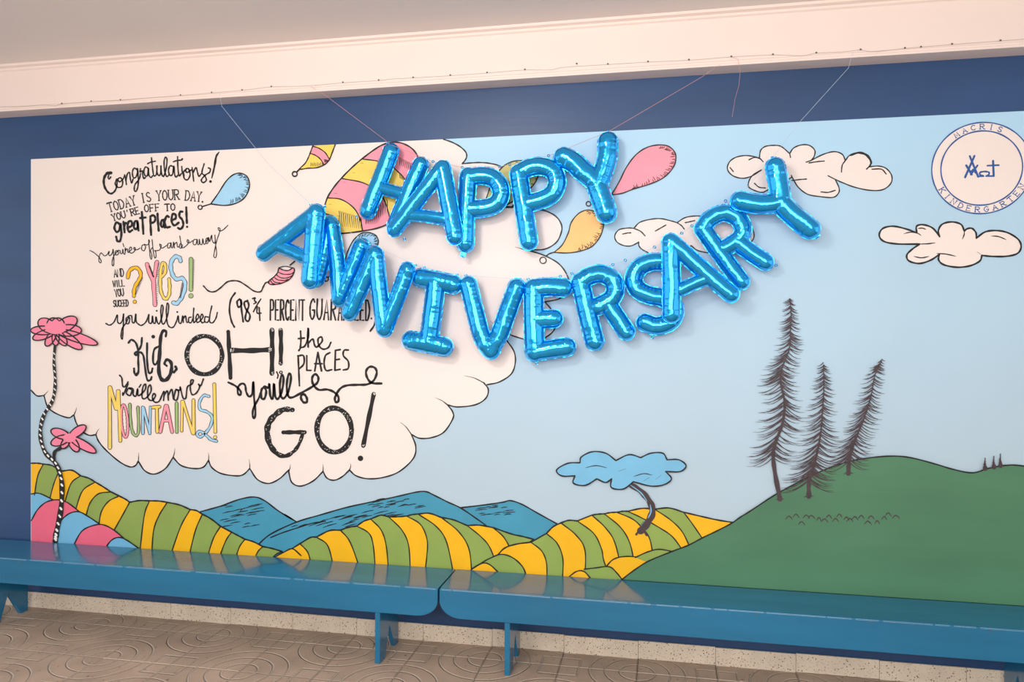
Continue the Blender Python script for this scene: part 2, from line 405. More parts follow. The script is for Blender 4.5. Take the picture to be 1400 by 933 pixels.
V_ = lambda p: Z(980,180,4.665,p)
c1 = [V_(a) for a in [[(272,165),(280,120),(310,95),(360,88),(410,95),(465,140)],[(465,140),(490,105),(540,85),(590,88),(625,120),(620,160),(600,185)],
 [(600,185),(680,145),(750,128),(800,145),(820,185)],[(820,185),(850,150),(910,133),(960,150),(985,190),(970,225)],[(970,225),(1030,220),(1080,235),(1115,280),(1110,330),(1060,370),(980,375),(880,355),(800,325),(755,305)],
 [(755,305),(780,360),(775,395),(740,420),(660,415),(580,400),(520,355),(480,290)],[(480,290),(400,340),(330,370),(290,388),(240,375),(202,350),(210,305),(240,270),(285,245)],
 [(285,245),(220,285),(160,298),(100,280),(68,240),(80,195),(120,165),(180,153),(240,160),(272,172)]]]
ex1 = [V_(a) for a in [[(465,140),(470,165)],[(600,185),(570,195)],[(588,200),(640,192),(685,188)],[(820,185),(800,215),(795,258)],[(970,225),(955,240)],[(755,305),(710,282)],[(480,290),(475,280)],[(480,312),(530,306),(572,303)],[(665,385),(710,388),(755,375)],[(990,240),(1050,240),(1080,270)],[(240,330),(270,355),(310,360)],[(85,230),(105,255)],[(205,180),(240,165),(272,170),(295,192)]]]
cloud(c1, c1+ex1+[(V_([(850,155),(905,135),(955,150),(983,190),(978,222)]), 2.6, 1)])
U_ = lambda p: Z(1180,150,3.8875,p)
c2 = [U_(a) for a in [[(285,655),(230,635),(160,620),(105,632),(86,668),(110,700),(180,714),(300,715)],[(300,715),(258,745),(232,775),(245,805),(300,818),(360,800),(405,770)],
 [(405,770),(402,800),(430,825),(500,838),(570,830),(620,805),(632,775)],[(632,775),(680,780),(760,780),(820,765),(840,730),(825,690),(770,655),(710,643),(650,650),(602,683)],
 [(602,683),(600,655),(580,632),(555,633),(538,645)],[(538,645),(520,610),(470,597),(420,610),(400,645),(407,675)],[(407,675),(370,630),(320,612),(285,620),(285,655)]]]
ex2 = [U_(a) for a in [[(300,715),(345,713),(385,708)],[(215,660),(250,652),(285,655),(310,670)],[(290,632),(315,630),(335,637)],[(268,780),(310,788),(352,780)],[(390,765),(440,768),(495,780)],[(632,775),(605,755)],[(527,690),(537,665),(538,645)],[(680,672),(720,675),(762,692)]]]
cloud(c2, [ (a, 1.9) for a in c2]+[(a,1.3,1) for a in ex2])
P_ = lambda p: Z(720,180,4.9115,p)
c3 = [P_([(750,745),(700,768),(650,765),(605,740),(592,700),(620,660),(680,648),(720,650)]),P_([(720,650),(760,610),(830,590),(900,585),(970,600),(1010,612)]),
 P_([(1010,612),(1060,580),(1120,568),(1200,570)])+[(985,300),(1010,302),(1026,310),(1031,322),(1025,332),(1000,342),(975,346),(955,343),(945,336)],[(945,336),(930,350),(905,353),(881,343),(874,337),(873,331)]]
ex3 = [P_([(720,650),(765,670),(795,700)]),P_([(1010,612),(1040,632),(1058,655)]),P_([(865,668),(900,648),(935,628)]),P_([(1065,612),(1095,606),(1128,598)]),P_([(645,688),(675,682),(700,680)])]
cloud(c3, c3+ex3)
# blue mountains
H_ = lambda p: Z(0,600,3.5,p); I_ = lambda p: Z(370,640,4.2424,p); J_ = lambda p: Z(640,640,3.7838,p)
m1t = H_([(960,350),(1050,325),(1150,290),(1220,280),(1270,300),(1330,345),(1400,388)])+I_([(80,270),(150,314)])
m2t = [(352,746)]+I_([(0,385),(150,315),(300,270),(440,230),(600,195),(740,165),(840,142),(900,138),(950,160),(1030,200),(1100,232),(1180,285),(1250,335)])
m3t = I_([(1100,232)])+J_([(100,190),(180,178),(220,170),(280,190),(360,235),(460,290)])
rnd = random.Random(5)
def hatch(x0,y0,x1,y1,n,L0,slope,wav=1.2):
    out = []
    for i in range(n):
        x = rnd.uniform(x0,x1); y = rnd.uniform(y0,y1); L = rnd.uniform(.4,1)*L0
        out.append(([(x,y),(x+L*.5,y-slope*L*.5-wav*.4),(x+L,y-slope*L)], 1.0, 1))
    return out
for nm, t, bot, hs in (('a', m3t, [(762,745),(640,745)], hatch(648,692,690,706,16,18,.12)),
                   ('b', m1t, [(420,760),(300,760)], hatch(300,692,345,722,20,22,.2)+[(H_([(1185,345),(1150,350),(1165,335),(1210,325),(1240,318)]),.8)]),
                   ('c', m2t, [(670,745),(600,750),(480,760),(352,770)], hatch(392,713,500,722,14,22,.3)+hatch(430,702,540,712,14,24,.25)+hatch(500,684,570,696,18,20,.2)+[(I_([(0,405),(60,380),(150,350),(240,322),(318,310)]),1.3)])):
    mm = area_mesh('painted_mountain', [t, [t[-1], bot[0]]]+[[bot[i],bot[i+1]] for i in range(len(bot)-1)]+[[bot[-1],t[0]]], M['mount'], 2 if nm != 'c' else 3, mural)
    lines('mountain_outline', [(t, 1.5)]+hs, M['black'], 3 if nm != 'c' else 4, mm)
# striped hills
def striped(bounds, tops, cols, layer, xf, extra=None):
    """bounds[k]: curve from crest to foot; tops[k]: crest points between bounds k and k+1"""
    bs = [cr(xf(b), 8) if len(b) > 2 else xf(b) for b in bounds]
    hill = None; ol = []
    for k in range(len(bs)-1):
        top = cr([bs[k][0]]+xf(tops[k])+[bs[k+1][0]], 8)
        pts = list(top)+list(bs[k+1][1:])+list(bs[k][::-1][:-1])
        if hill is None:
            allp = []
            for q in range(len(bs)-1): allp += cr([bs[q][0]]+xf(tops[q])+[bs[q+1][0]], 8)[:-1]
            allp += list(bs[-1]); foot = [b[-1] for b in bs[::-1]][1:]; allp += foot
            allp += list(bs[0][::-1][1:])
            hill = area_mesh('painted_hill', [allp], M[cols[-1]], layer, mural, smooth=False)
        if cols[k] != cols[-1] or True:
            area_mesh('stripe', [pts], M[cols[k]], layer+1, hill, smooth=False)
        ol.append((top, 1.6, 0, False)); ol.append((bs[k+1], 1.3, 0, False))
    if extra: ol += extra
    lines('hill_outline', ol, M['black'], layer+2, hill)
    return hill
Y, G = 'yellow', 'olive'
striped([[(150,118),(150,275)],[(207,122),(180,180),(165,270)],[(285,150),(258,215),(238,290)],[(385,178),(340,215),(308,310)],[(455,208),(395,250),(360,345)],[(530,255),(470,265),(430,310),(410,375)],
 [(570,275),(520,300),(485,350),(472,420)],[(620,305),(590,360),(545,440)],[(715,298),(690,370),(667,560)],[(800,305),(760,370),(735,440),(725,560)],[(910,340),(865,420),(815,560)],[(968,362),(935,440),(905,560)],
 [(1055,420),(1020,480),(990,575)],[(1108,448),(1080,490),(1045,580)],[(1172,482),(1145,520),(1126,580)],[(1258,517),(1235,540),(1210,590)],[(1350,541),(1320,555),(1285,590)]],
 [[(180,118)],[(245,128)],[(300,155),(345,152)],[(425,190)],[(495,232)],[],[(600,290)],[(665,297)],[(760,299)],[(860,318)],[(940,345)],[(1010,385)],[],[(1140,465)],[(1215,495)],[(1305,527)]],
 [Y,G,Y,G,Y,G,Y,G,Y,G,Y,G,Y,G,Y,G], 4, H_)
striped([[(30,530),(60,560)],[(170,440),(215,490),(235,560)],[(265,402),(330,450),(366,575)],[(405,362),(460,430),(518,585)],[(500,338),(570,380),(595,450),(608,595)],[(580,297),(640,360),(670,450),(684,600)],
 [(685,285),(760,360),(800,450),(811,610)],[(790,280),(870,330),(908,420),(905,520),(893,615)],[(855,268),(960,340),(1020,430),(1062,620)],[(990,288),(1090,370),(1150,470),(1168,620)],[(1140,335),(1220,400),(1270,460),(1310,560)],
 [(1290,347),(1350,400),(1392,470)],[(1525,415),(1490,440)]],
 [[(100,485)],[(230,405)],[(340,365)],[(450,346)],[(540,310)],[(640,275)],[(740,284)],[(820,272)],[(920,264)],[(1060,302)],[(1210,333)],[(1400,385),(1460,398)]],
 [Y,G,Y,G,Y,G,Y,G,Y,G,Y,G], 5, I_)
striped([[(150,455),(150,560)],[(325,385),(380,430),(405,490),(408,575)],[(405,340),(460,390),(490,470),(488,580)],[(480,285),(560,350),(605,430),(603,590)],[(565,275),(650,340),(690,420),(702,480),(740,590)],[(640,245),(710,310),(760,390),(800,560)],
 [(705,238),(790,310),(840,400),(865,540)],[(770,230),(850,265),(900,310),(940,370),(960,480)],[(825,225),(900,260),(990,310),(1060,360),(1125,450)],[(965,214),(1050,272),(1110,335),(1160,440)],[(1115,230),(1160,290),(1235,400)],[(1385,285),(1385,330)]],
 [[(190,415),(250,395)],[],[(440,305)],[(520,272)],[],[(672,240)],[(735,232)],[(800,225)],[(900,210)],[(1040,208)],[(1200,250),(1290,270)]],
 [Y,G,Y,G,Y,G,Y,G,Y,G,Y], 7, J_)
def lump(arcs, mat, layer, xf, name='painted_mound'):
    a = [xf(q) for q in arcs]; o = area_mesh(name, a, M[mat], layer, mural); lines('mound_outline', [(a[0], 1.4)], M['black'], layer+1, o); return o
lump([[(1290,590),(1320,565),(1360,543),(1400,528),(1440,560)],[(1440,560),(1440,600)],[(1440,600),(1290,590)]], Y, 8, H_)
lump([[(20,522),(60,498),(110,470),(170,448),(230,465),(280,510),(302,560)],[(302,560),(20,560)],[(20,560),(20,522)]], G, 11, J_)
lump([[(15,528),(70,495),(110,500),(160,545)],[(160,545),(15,545)],[(15,545),(15,528)]], Y, 12, J_)
lump([[(715,510),(750,475),(800,460),(870,462),(940,486)],[(940,486),(870,560),(790,600)],[(790,600),(715,510)]], Y, 11, J_)
lump([[(865,464),(930,435),(990,422),(1070,436)],[(1070,436),(1000,500),(930,490)],[(930,490),(865,464)]], G, 12, J_)
lump([[(600,525),(660,518),(730,512),(770,545),(805,590)],[(805,590),(600,590)],[(600,590),(600,525)]], G, 12, J_)
lump([[(515,570),(560,537),(600,537),(640,580)],[(640,580),(515,580)],[(515,580),(515,570)]], Y, 13, J_)
lump([[(150,265),(190,263),(260,296)],[(260,296),(260,420)],[(260,420),(150,420)],[(150,420),(150,265)]], 'lblue', 6, H_)
lump([[(150,392),(180,340),(220,305),(270,293),(320,305),(380,350)],[(380,350),(380,520)],[(380,520),(150,520)],[(150,520),(150,392)]], 'pink', 7, H_)
lump([[(250,520),(270,440),(290,395),(330,360),(375,350),(420,372),(480,412)],[(480,412),(480,530)],[(480,530),(250,520)]], 'lblue', 8, H_)
lump([[(350,515),(390,445),(440,418),(490,412),(540,435),(590,475)],[(590,475),(600,540)],[(600,540),(350,515)]], 'pink', 9, H_)
lump([[(500,530),(530,490),(560,474),(590,478),(630,502),(690,545)],[(690,545),(500,545)],[(500,545),(500,530)]], 'lblue', 10, H_)
# green foreground hill
gh = [(838,805),(851.4,792),(870,778),(888,767),(920,754),(941,746),(962,735),(981,726),(1000,716),(1013,707),(1026,699),(1058,678),(1084,663.7),(1113,649),(1145,636),(1177,628),(1216,624),(1244.5,626),(1278.5,634.7),(1303,642),(1329.6,646.8),(1351.4,640.8),(1375.7,636.6),(1400,637.6),(1480,650),(1560,640)]
rt = fromwall(MX1, 1.0); rb = fromwall(MX1, MZ0); lb = fromwall(-.2, MZ0)
gh.append(rt)
fh = area_mesh('painted_hill', [gh, [rt, rb], [rb, lb], [lb, gh[0]]], M['green'], 14, mural)
lines('hill_outline', [(gh, 1.5)], M['black'], 15, fh)
rt_ = [([(1080+i*7.5+rnd.uniform(-2,2), 707+rnd.uniform(-5,6)+ (i%3)*2)], 0) for i in range(20)]
tuf = []
for (x,y),_ in [(r[0][0],0) for r in rt_]:
    w_ = rnd.uniform(5,9); tuf.append(([(x-w_*.6,y+2.5),(x-w_*.1,y-1.8),(x+w_*.3,y-1),(x+w_*.7,y+3)], 1.3, 1))
lines('ground_mark', tuf, M['bark'], 15, fh)
# three bare conifers on the green hill (and three tiny ones far right)
L_ = lambda p: Z(1010,400,3.109,p)
def conifer(tr, wl, wr, foot, seed, nb, name='painted_tree'):
    r_ = random.Random(seed); t = cr(tr, 12); st = []
    n_ = len(t); big = wl > 5
    for i in range(nb):
        k = (i+.5)/nb*.86; j = min(n_-2, int(k*n_)); x, y = t[j]
        for sd, wmax in ((-1, wl), (1, wr)):
            L = wmax*(.20+.80*min(1, k/.7)**.8)*r_.uniform(.65,1.15)
            dr = L*.42*r_.uniform(.7,1.3); yy = y+r_.uniform(-2.5,2.5)-L*.1
            st.append(([(x,yy),(x+sd*L*.35,yy+dr*.62),(x+sd*L*.7,yy+dr*.98),(x+sd*L, yy+dr*1.02)], 1.15 if big else .7, 2))
    o = lines(name, [(t, lambda u: .9+4.4*u**2.2, 0, False)]+([([(tr[-1][0]-foot,tr[-1][1]+1),(tr[-1][0],tr[-1][1]-1),(tr[-1][0]+foot,tr[-1][1])], 1.2, 1)] if foot else []), M['bark'], 16, mural)
    lines('branches', st, M['bark'], 17, o)
    return o
conifer(L_([(218,30),(222,90),(220,160),(215,240),(185,320),(178,380),(195,470),(185,560),(150,660),(150,740),(175,880)]), 36, 30, 6, 1, 100)
conifer(L_([(360,308),(362,400),(355,520),(345,620),(322,730),(300,800),(298,868)]), 38, 31, 7, 2, 76)
conifer(L_([(607,292),(580,350),(560,450),(530,540),(490,640),(470,710),(466,770)]), 34, 27, 7, 3, 66)
for x, y, h_ in ((1347,641,14),(1359,639,15),(1368,637,16)):
    conifer([(x,y-h_),(x-.6,y-h_*.5),(x,y)], 3.0, 2.6, 0, int(x), 9)
# generic round-crowned blue tree on the striped hill
tb = [(860,662),(876,672),(888,686),(892,700),(886,714),(876,726)]
tk = lines('painted_tree', [(tb, lambda u: 5.5+2.5*u), ([(877,722),(870,731)],2.5), ([(878,722),(884,732)],2.5)], M['bark'], 14, mural)
lines('bark_highlight', [([(862,663.5),(876,674),(885,686)],1.2,1),([(889,690),(890,700),(886,709)],1.4,1),([(882,712),(876,720)],1.2,1)], M['lblue'], 15, tk)
crl = [[(793,633),(776,634),(761,643),(768,651),(786,651)],[(786,651),(784,661),(800,664),(816,655)],[(816,655),(828,660),(836,655)],[(836,655),(836,667),(852,669),(866,659)],[(866,659),(890,665),(908,663),(918,655),(910,645)],[(910,645),(930,645),(938,637),(928,629),(912,629)],
 [(912,629),(906,620),(890,620),(876,626)],[(876,626),(860,622),(842,630)],[(842,630),(828,620),(810,618),(795,625),(793,633)]]
cw = area_mesh('crown', crl, M['lblue'], 16, tk)
lines('crown_outline', [(q,1.5) for q in crl]+[([(800,640),(815,637),(830,640)],1,1),([(866,652),(880,648),(892,650)],1,1),([(845,645),(856,641)],1,1),([(880,658),(888,653)],1,1),([(896,656),(904,650)],1,1)], M['black'], 17, tk)
# pink flowers on speckled stems at the left edge
G_ = lambda p: Z(40,420,2.825,p)
stem = G_([(100,140),(95,210),(100,290),(90,360),(55,420),(42,490),(60,560),(105,610),(125,680),(122,780),(105,870),(100,905)])
st1 = lines('painted_flower', [(stem, lambda u: 2.6+3.4*u), (G_([(155,518),(120,545),(98,560),(95,590)]), 3.4)], M['black'], 14, mural)
sp = cr(stem, 10); vs2 = []
for i in range(6, len(sp)-2, 3):
    x, y = sp[i]; vs2.append(([(x-.8,y-1.4),(x+.9,y+.8)], 1.0+1.2*i/len(sp)))
lines('stem_flecks', vs2, M['white'], 15, st1)['kind'] = 'stuff'
def petals(cx, cy, angs, rl, rw, layer, par):
    for a, l, w_ in [(a, rl*s, rw) for a, s in angs]:
        a = math.radians(a); px_, py_ = cx+math.cos(a)*l*.55, cy+math.sin(a)*l*.5
        e = ellipse(px_, py_, l*.55, w_, 22, a); o = area_mesh('petal', [e], M['ppink'], layer, par, smooth=False)
        lines('petal_outline', [(e, 1.3, 0, False)], M['black'], layer+0, o) if False else None
    return
def flower(cx, cy, spec, layer, dome=None):
    ol = []
    for a, l, w_ in spec:
        ar = math.radians(a); e = ellipse(cx+math.cos(ar)*l*.52, cy+math.sin(ar)*l*.52, l*.52, w_, 22, ar)
        area_mesh('petal', [e], M['ppink'], layer, st1, smooth=False); ol.append((e, 1.4, 0, False))
    lines('petal_outline', ol, M['black'], layer+1, st1)
    area_mesh('flower_centre', [ellipse(*dome)], M['ppink'], layer+2, st1, smooth=False)
flower(76, 452, [(180,33,6),(160,32,6),(122,24,5.5),(90,20,5),(55,24,6),(18,58,6.5),(35,42,7),(210,26,9),(250,17,9),(290,17,9),(330,32,9),(0,34,8)], 17, (76,448,15,9))
flower(95, 598, [(200,26,6.5),(160,26,6.5),(125,18,5),(60,22,6),(30,40,6),(-35,26,6)], 17, (95,599,9,6))

# ---- painted teardrop balloons
def tear(pts, mat, xf, ring=None, string=None, hatchn=0, layer=3, bands=()):
    a = xf(pts); o = area_mesh('painted_balloon', [a+[a[0]]], M[mat], layer, mural)
    for b, bm_ in bands: area_mesh('stripe', [xf(q) for q in b], M[bm_], layer+1, o)
    s = cr(a+[a[0]], 6); ol = [(s, 1.3, 0, False)]
    cx = sum(p[0] for p in a)/len(a); cy = sum(p[1] for p in a)/len(a)
    for i in range(hatchn):
        k = int(len(s)*(.38+.5*i/hatchn)); x, y = s[k]; dx, dy = cx-x, cy-y; L = math.hypot(dx,dy); q = rnd.uniform(3,8); ox, oy = rnd.uniform(-2,2), rnd.uniform(-2,2)
        ol.append(([(x+dx/L*1.5+ox*.3, y+dy/L*1.5), (x+dx/L*q*.6+1, y+dy/L*q*.6), (x+dx/L*q+ox, y+dy/L*q-1)], .8, 1))
    for b, bm_ in bands: ol += [(xf(b[0]), 1.2)]
    if string: ol.append((xf(string), 1.4))
    if ring:
        c = xf([ring[:2]])[0]; ol.append((ellipse(c[0],c[1],ring[2],ring[2],16), 1.2, 0, False))
    lines('balloon_outline', ol, M['black'], layer+2, o)
    return o
O_ = lambda p: Z(380,180,5.1846,p); a_ = lambda p: Z(340,190,5.832,p)
I0 = lambda p: p
tear([(570,425),(620,340),(670,240),(730,160),(800,110),(880,90),(950,98),(995,140),(1000,200),(970,260),(910,315),(820,355),(720,385),(640,415)], 'lpink', P_, (415,485,3.2), None, 34)
tear([(185,812),(240,760),(280,680),(300,610),(350,550),(410,527),(470,545),(510,590),(515,640),(490,710),(440,770),(370,800),(280,815)], 'orange', P_, (110,865,4.4), [(185,810),(150,822),(130,838)], 34)
tear([(288,279),(298,265),(309,248),(319,239),(329,237),(338,242),(341,254),(336,268),(325,277),(308,281)], 'pblue', I0, (273.5,283.6,2.8), [(288,279),(276.5,282.5)], 24)
tear([(658,290),(666,268),(674,246),(686,229.5),(699,221.5),(715,219.8),(730,225),(736,237),(730,252),(716,266),(695,279),(675,287)], 'tan', I0, None, None, 18)
b_ = lambda p: Z(340,270,5.832,p)
tear([(640,632),(700,590),(765,500),(790,430),(830,350),(880,298),(930,280),(985,288),(1020,312),(1032,360),(1000,440),(900,540),(760,610)], 'pblue', b_, (618,652,3), [(640,632),(632,640)], 26, layer=4)
# striped balloon cut by the mural's top edge
hb = a_([(512,55),(495,100),(475,150),(450,195),(408,240),(470,234),(540,230),(600,208),(640,170),(665,110),(690,40)])
hb[0] = (hb[0][0], ytop(hb[0][0])); hb[-1] = (hb[-1][0], ytop(hb[-1][0]))
ho = area_mesh('painted_balloon', [hb, [hb[-1], hb[0]]], M['byellow'], 3, mural)
bd1 = a_([(512,58),(560,75),(610,110),(645,165)]); bd2 = a_([(487,115),(530,130),(570,160),(600,207)])
area_mesh('stripe', [bd1, [bd1[-1], bd2[-1]], bd2[::-1], [bd2[0], bd1[0]]], M['lpink'], 4, ho)
rc = a_([(367,280)])[0]
lines('balloon_outline', [(hb,1.3),(bd1,1.2),(bd2,1.2),(a_([(408,238),(385,262)]),1.5),(ellipse(rc[0],rc[1],3.3,3.3,16),1.5,0,False)]+[(a_([(495+i*13,185+(i%2)*6),(497+i*13,205),(494+i*13,222)]),.7,1) for i in range(8)]+[(a_([(600+i*6,160+i*2),(606+i*6,172),(604+i*6,190)]),.7,1) for i in range(5)], M['black'], 5, ho)
# large striped air balloon behind the upper word
env = [(312,605),(320,570),(350,470),(400,390),(460,320),(530,250),(600,190),(680,130),(750,90),(830,75),(900,90),(960,130),(995,190),(1000,270),(970,360),(920,470),(860,580),(800,640),(720,680),(600,705),(440,722),(380,700),(330,650)]
L1 = [(598,195),(700,208),(780,232),(840,275),(900,340),(930,440)]; L2 = [(455,333),(600,362),(700,420),(760,500),(800,640)]; L3 = [(352,470),(450,482),(540,545),(585,630),(600,704)]; L4 = [(322,578),(380,600),(420,660),(440,720)]
eo = area_mesh('painted_balloon', [O_(env+[env[0]])], M['lpink'], 5, mural); eo['label'] = 'large pink and yellow striped air balloon'
area_mesh('stripe', [O_(L1), O_([L1[-1],(870,560),(800,640)]), O_(L2[::-1]), O_([L2[0],(530,250),L1[0]])], M['byellow'], 6, eo)
area_mesh('stripe', [O_(L3), O_([L3[-1],(520,714),L4[-1]]), O_(L4[::-1]), O_([L4[0],(330,525),L3[0]])], M['byellow'], 6, eo)
hh_ = [(O_([(x,y),(x+6,y+22),(x+2,y+l)]), .8, 1) for x,y,l in [(430+i*14, 560+i*4, 110-i*2) for i in range(12)]+[(620+i*15, 600-i*12, 60+i*4) for i in range(11)]+[(860+i*12, 180+i*6, 60) for i in range(9)]+[(860+i*9,300+i*6,30) for i in range(4)]]
hh_ += [(O_([(x,y),(x+22,y+3)]), 1.1, 1) for x,y in ((585,222),(525,290),(460,357),(400,437),(360,515),(420,597))]
lines('balloon_outline', [(O_(env+[env[0]]),1.6),(O_(L1),1.3),(O_(L2),1.3),(O_(L3),1.3),(O_(L4),1.3)]+hh_, M['black'], 7, eo)
# pink spiral basket with its trailing rope
T_ = lambda p: Z(340,320,7,p)
bs_ = [(288,325),(330,345),(380,350),(425,325),(436,360),(400,425),(340,462),(270,482),(205,482),(190,455),(240,412),(275,372)]
bo = area_mesh('painted_basket', [T_(bs_+[bs_[0]])], M['lpink'], 5, mural)
lines('basket_outline', [(T_(bs_+[bs_[0]]),1.3)]+[(T_(q),1.0) for q in ([(280,365),(330,385),(400,385),(432,365)],[(262,390),(310,420),(370,420),(415,400)],[(240,412),(280,440),(340,445),(375,435)],[(220,430),(250,462),(300,468)],[(205,440),(225,470),(250,480)],[(292,322),(350,310),(425,325)])]+
  [([(278,391),(285,398),(293,399),(301,394),(310,386),(318,384),(327,385),(337,391),(347,398),(356,399),(360,392),(363,387),(368,385.5)],1.5),(T_([(395,300),(440,262)]),1.4)], M['black'], 7, bo)

# ---------------------------------------------------------------- lettering
LWS[0] = 1.12
GL = {
'A':[[(0,1),(.5,0),(1,1)],[(.2,.65),(.8,.65)]],'B':[[(0,0),(0,1)],'c',[(0,0),(.8,.05),(.8,.42),(0,.5)],[(0,.5),(1,.58),(.9,.98),(0,1)]],
'C':['c',[(.95,.15),(.6,0),(.15,.2),(0,.5),(.15,.85),(.6,1),(.95,.85)]],'D':[[(0,0),(0,1)],'c',[(0,0),(.6,.05),(1,.5),(.6,.95),(0,1)]],
'E':[[(.9,0),(0,0),(0,1),(.9,1)],[(0,.5),(.7,.5)]],'F':[[(.9,0),(0,0),(0,1)],[(0,.5),(.7,.5)]],
'G':['c',[(.95,.15),(.6,0),(.15,.2),(0,.5),(.15,.85),(.6,1),(.95,.8),(.95,.55)],[(.55,.55),(1,.55)]],'H':[[(0,0),(0,1)],[(1,0),(1,1)],[(0,.5),(1,.5)]],
'I':[[(.5,0),(.5,1)]],'K':[[(0,0),(0,1)],[(.95,0),(0,.6)],[(.3,.45),(1,1)]],'L':[[(0,0),(0,1),(.9,1)]],'M':[[(0,1),(.1,0),(.5,.85),(.9,0),(1,1)]],
'N':[[(0,1),(0,0),(1,1),(1,0)]],'O':['c',[(.5,0),(.1,.2),(0,.5),(.1,.8),(.5,1),(.9,.8),(1,.5),(.9,.2),(.5,0)]],
'P':[[(0,0),(0,1)],'c',[(0,0),(.8,.05),(.85,.45),(0,.52)]],'R':[[(0,0),(0,1)],'c',[(0,0),(.8,.05),(.85,.42),(0,.5)],[(.35,.5),(1,1)]],
'S':['c',[(.9,.12),(.5,0),(.1,.18),(.25,.42),(.75,.58),(.95,.82),(.5,1),(.05,.88)]],'T':[[(0,0),(1,0)],[(.5,0),(.5,1)]],
'U':['c',[(0,0),(0,.7),(.5,1),(1,.7),(1,0)]],'V':[[(0,0),(.5,1),(1,0)]],'W':[[(0,0),(.25,1),(.5,.2),(.75,1),(1,0)]],'Y':[[(0,0),(.5,.5),(1,0)],[(.5,.5),(.5,1)]],
"'":[[(.5,0),(.4,.2)]],'.':[[(.3,.94),(.4,1)]]}
SER = {'T':[(.5,1),(0,.06),(1,.06)],'D':[(0,0),(0,1)],'A':[(0,1),(1,1)],'Y':[(0,0),(1,0),(.5,1)],'I':[(.5,0),(.5,1)],'R':[(0,0),(0,1),(1,1)],'U':[(0,0),(1,0)],'E':[(0,0),(0,1)],'F':[(0,0),(0,1)],'N':[(0,0),(0,1),(1,0)],'K':[(0,0),(0,1),(.95,0),(1,1)],'M':[(0,1),(1,1)],'G':[(.95,.55)],'O':[],'C':[],'S':[]}
def word(s, p0, p1, h, w, out, ratio=.74, serif=False, slots=None):
    """baseline from p0 to p1, letter height h; every letter gets an equal share"""
    n_ = len(s) if slots is None else slots; dx, dy = (p1[0]-p0[0])/n_, (p1[1]-p0[1])/n_; L = math.hypot(dx,dy); ux, uy = dx/L, dy/L; nx, ny = uy, -ux
    for i, c in enumerate(s):
        gw = L*ratio; ox, oy = p0[0]+dx*i+ux*L*(1-ratio)/2, p0[1]+dy*i+uy*L*(1-ratio)/2
        f = lambda u, v: (ox+ux*u*gw+nx*(1-v)*h, oy+uy*u*gw+ny*(1-v)*h)
        sm = False
        for g in GL[c]:
            if g == 'c': sm = True; continue
            out.append(([f(*q) for q in g], w, 0, sm and len(g) > 2))
            if c in 'SOCU': continue
        if serif:
            for (u, v) in SER.get(c, []):
                a = f(u, v); e = gw*.17; out.append(([(a[0]-ux*e,a[1]-uy*e),(a[0]+ux*e,a[1]+uy*e)], w*.8, 0, False))
def zs(o, s, groups, w, out):
    for g in groups: out.append((Z(o[0],o[1],s,g), w))
A0, sA = (120,200), 6.665
out = []
C_ = [[(210,280),(195,298),(185,283),(200,248),(218,243)],
 [(262,300),(250,345),(275,375),(308,368),(318,325),(300,288),(275,300),(290,325),(320,300),(338,265)],[(335,262),(345,300),(352,350)],[(347,315),(360,255),(380,242),(388,300),(400,335),(412,300)],
 [(450,215),(422,200),(406,240),(415,285),(438,282),(452,240),(452,200),(460,300),(456,370),(440,410),(424,400),(430,350),(468,300),(480,250)],[(480,205),(476,235),(497,225),(500,260),(510,295),(525,285)],
 [(550,200),(526,190),(511,222),(520,265),(543,268),(552,200),(556,260),(575,285),(590,270)],[(580,105),(590,200),(602,268),(625,255),(632,180)],[(545,160),(575,145),(615,137)],
 [(628,180),(632,245),(650,268),(665,240),(665,175),(672,250),(690,275),(712,210),(722,125),(708,100),(695,140),(700,220),(718,275),(740,262)],
 [(778,185),(750,180),(735,220),(748,265),(772,255),(784,180),(790,250),(803,282),(820,265)],[(818,95),(821,200),(832,270),(852,250)],[(780,142),(815,130),(855,127)],
 [(856,185),(862,240),(878,272),(870,240)],[(900,203),(872,240),(880,295),(910,305),(932,260),(917,205),(892,215),(905,240),(945,215)],[(950,195),(957,250),(965,318)],[(958,245),(985,195),(1000,240),(1012,275),(1035,250)],
 [(1060,160),(1040,240),(1066,270),(1080,310),(1050,332),(1035,305),(1075,260),(1110,238),(1116,206),(1098,198)]]
zs(A0, sA, C_, 1.75, out)
out.append((Z(*A0,sA,[(212,243),(180,245),(155,275),(145,320),(155,375),(185,420),(215,432),(245,410),(262,370),(270,300)]), lambda t: 3.6-1.8*t))
out.append((Z(*A0,sA,[(1195,55),(1170,95),(1155,180),(1130,290)]), lambda t: 1.4+1.2*math.sin(t*3.1)))
lines('lettering', out, M['black'], 3, mural, [(Z(*A0,sA,[(1118,322)])[0]+(1.9,)),(Z(*A0,sA,[(860,117)])[0]+(1.4,))], 'black script reading Congratulations!')
out = []
for s, a, b, h in (('TODAY',(190,603),(448,530),84),('IS',(485,518),(585,500),84),('YOUR',(622,497),(840,485),90),('DAY',(880,492),(1035,506),88),("YOU'RE",(225,685),(480,612),62),('OFF',(512,600),(662,588),64),('TO',(700,590),(802,584),62)):
    q = Z(*A0,sA,[a,b]); word(s, q[0], q[1], h/sA, 1.35, out, .72, True)
lines('lettering', out, M['black'], 3, mural, [Z(*A0,sA,[(1045,507)])[0]+(1.3,)], "black capitals reading TODAY IS YOUR DAY. YOU'RE OFF TO")
out = []
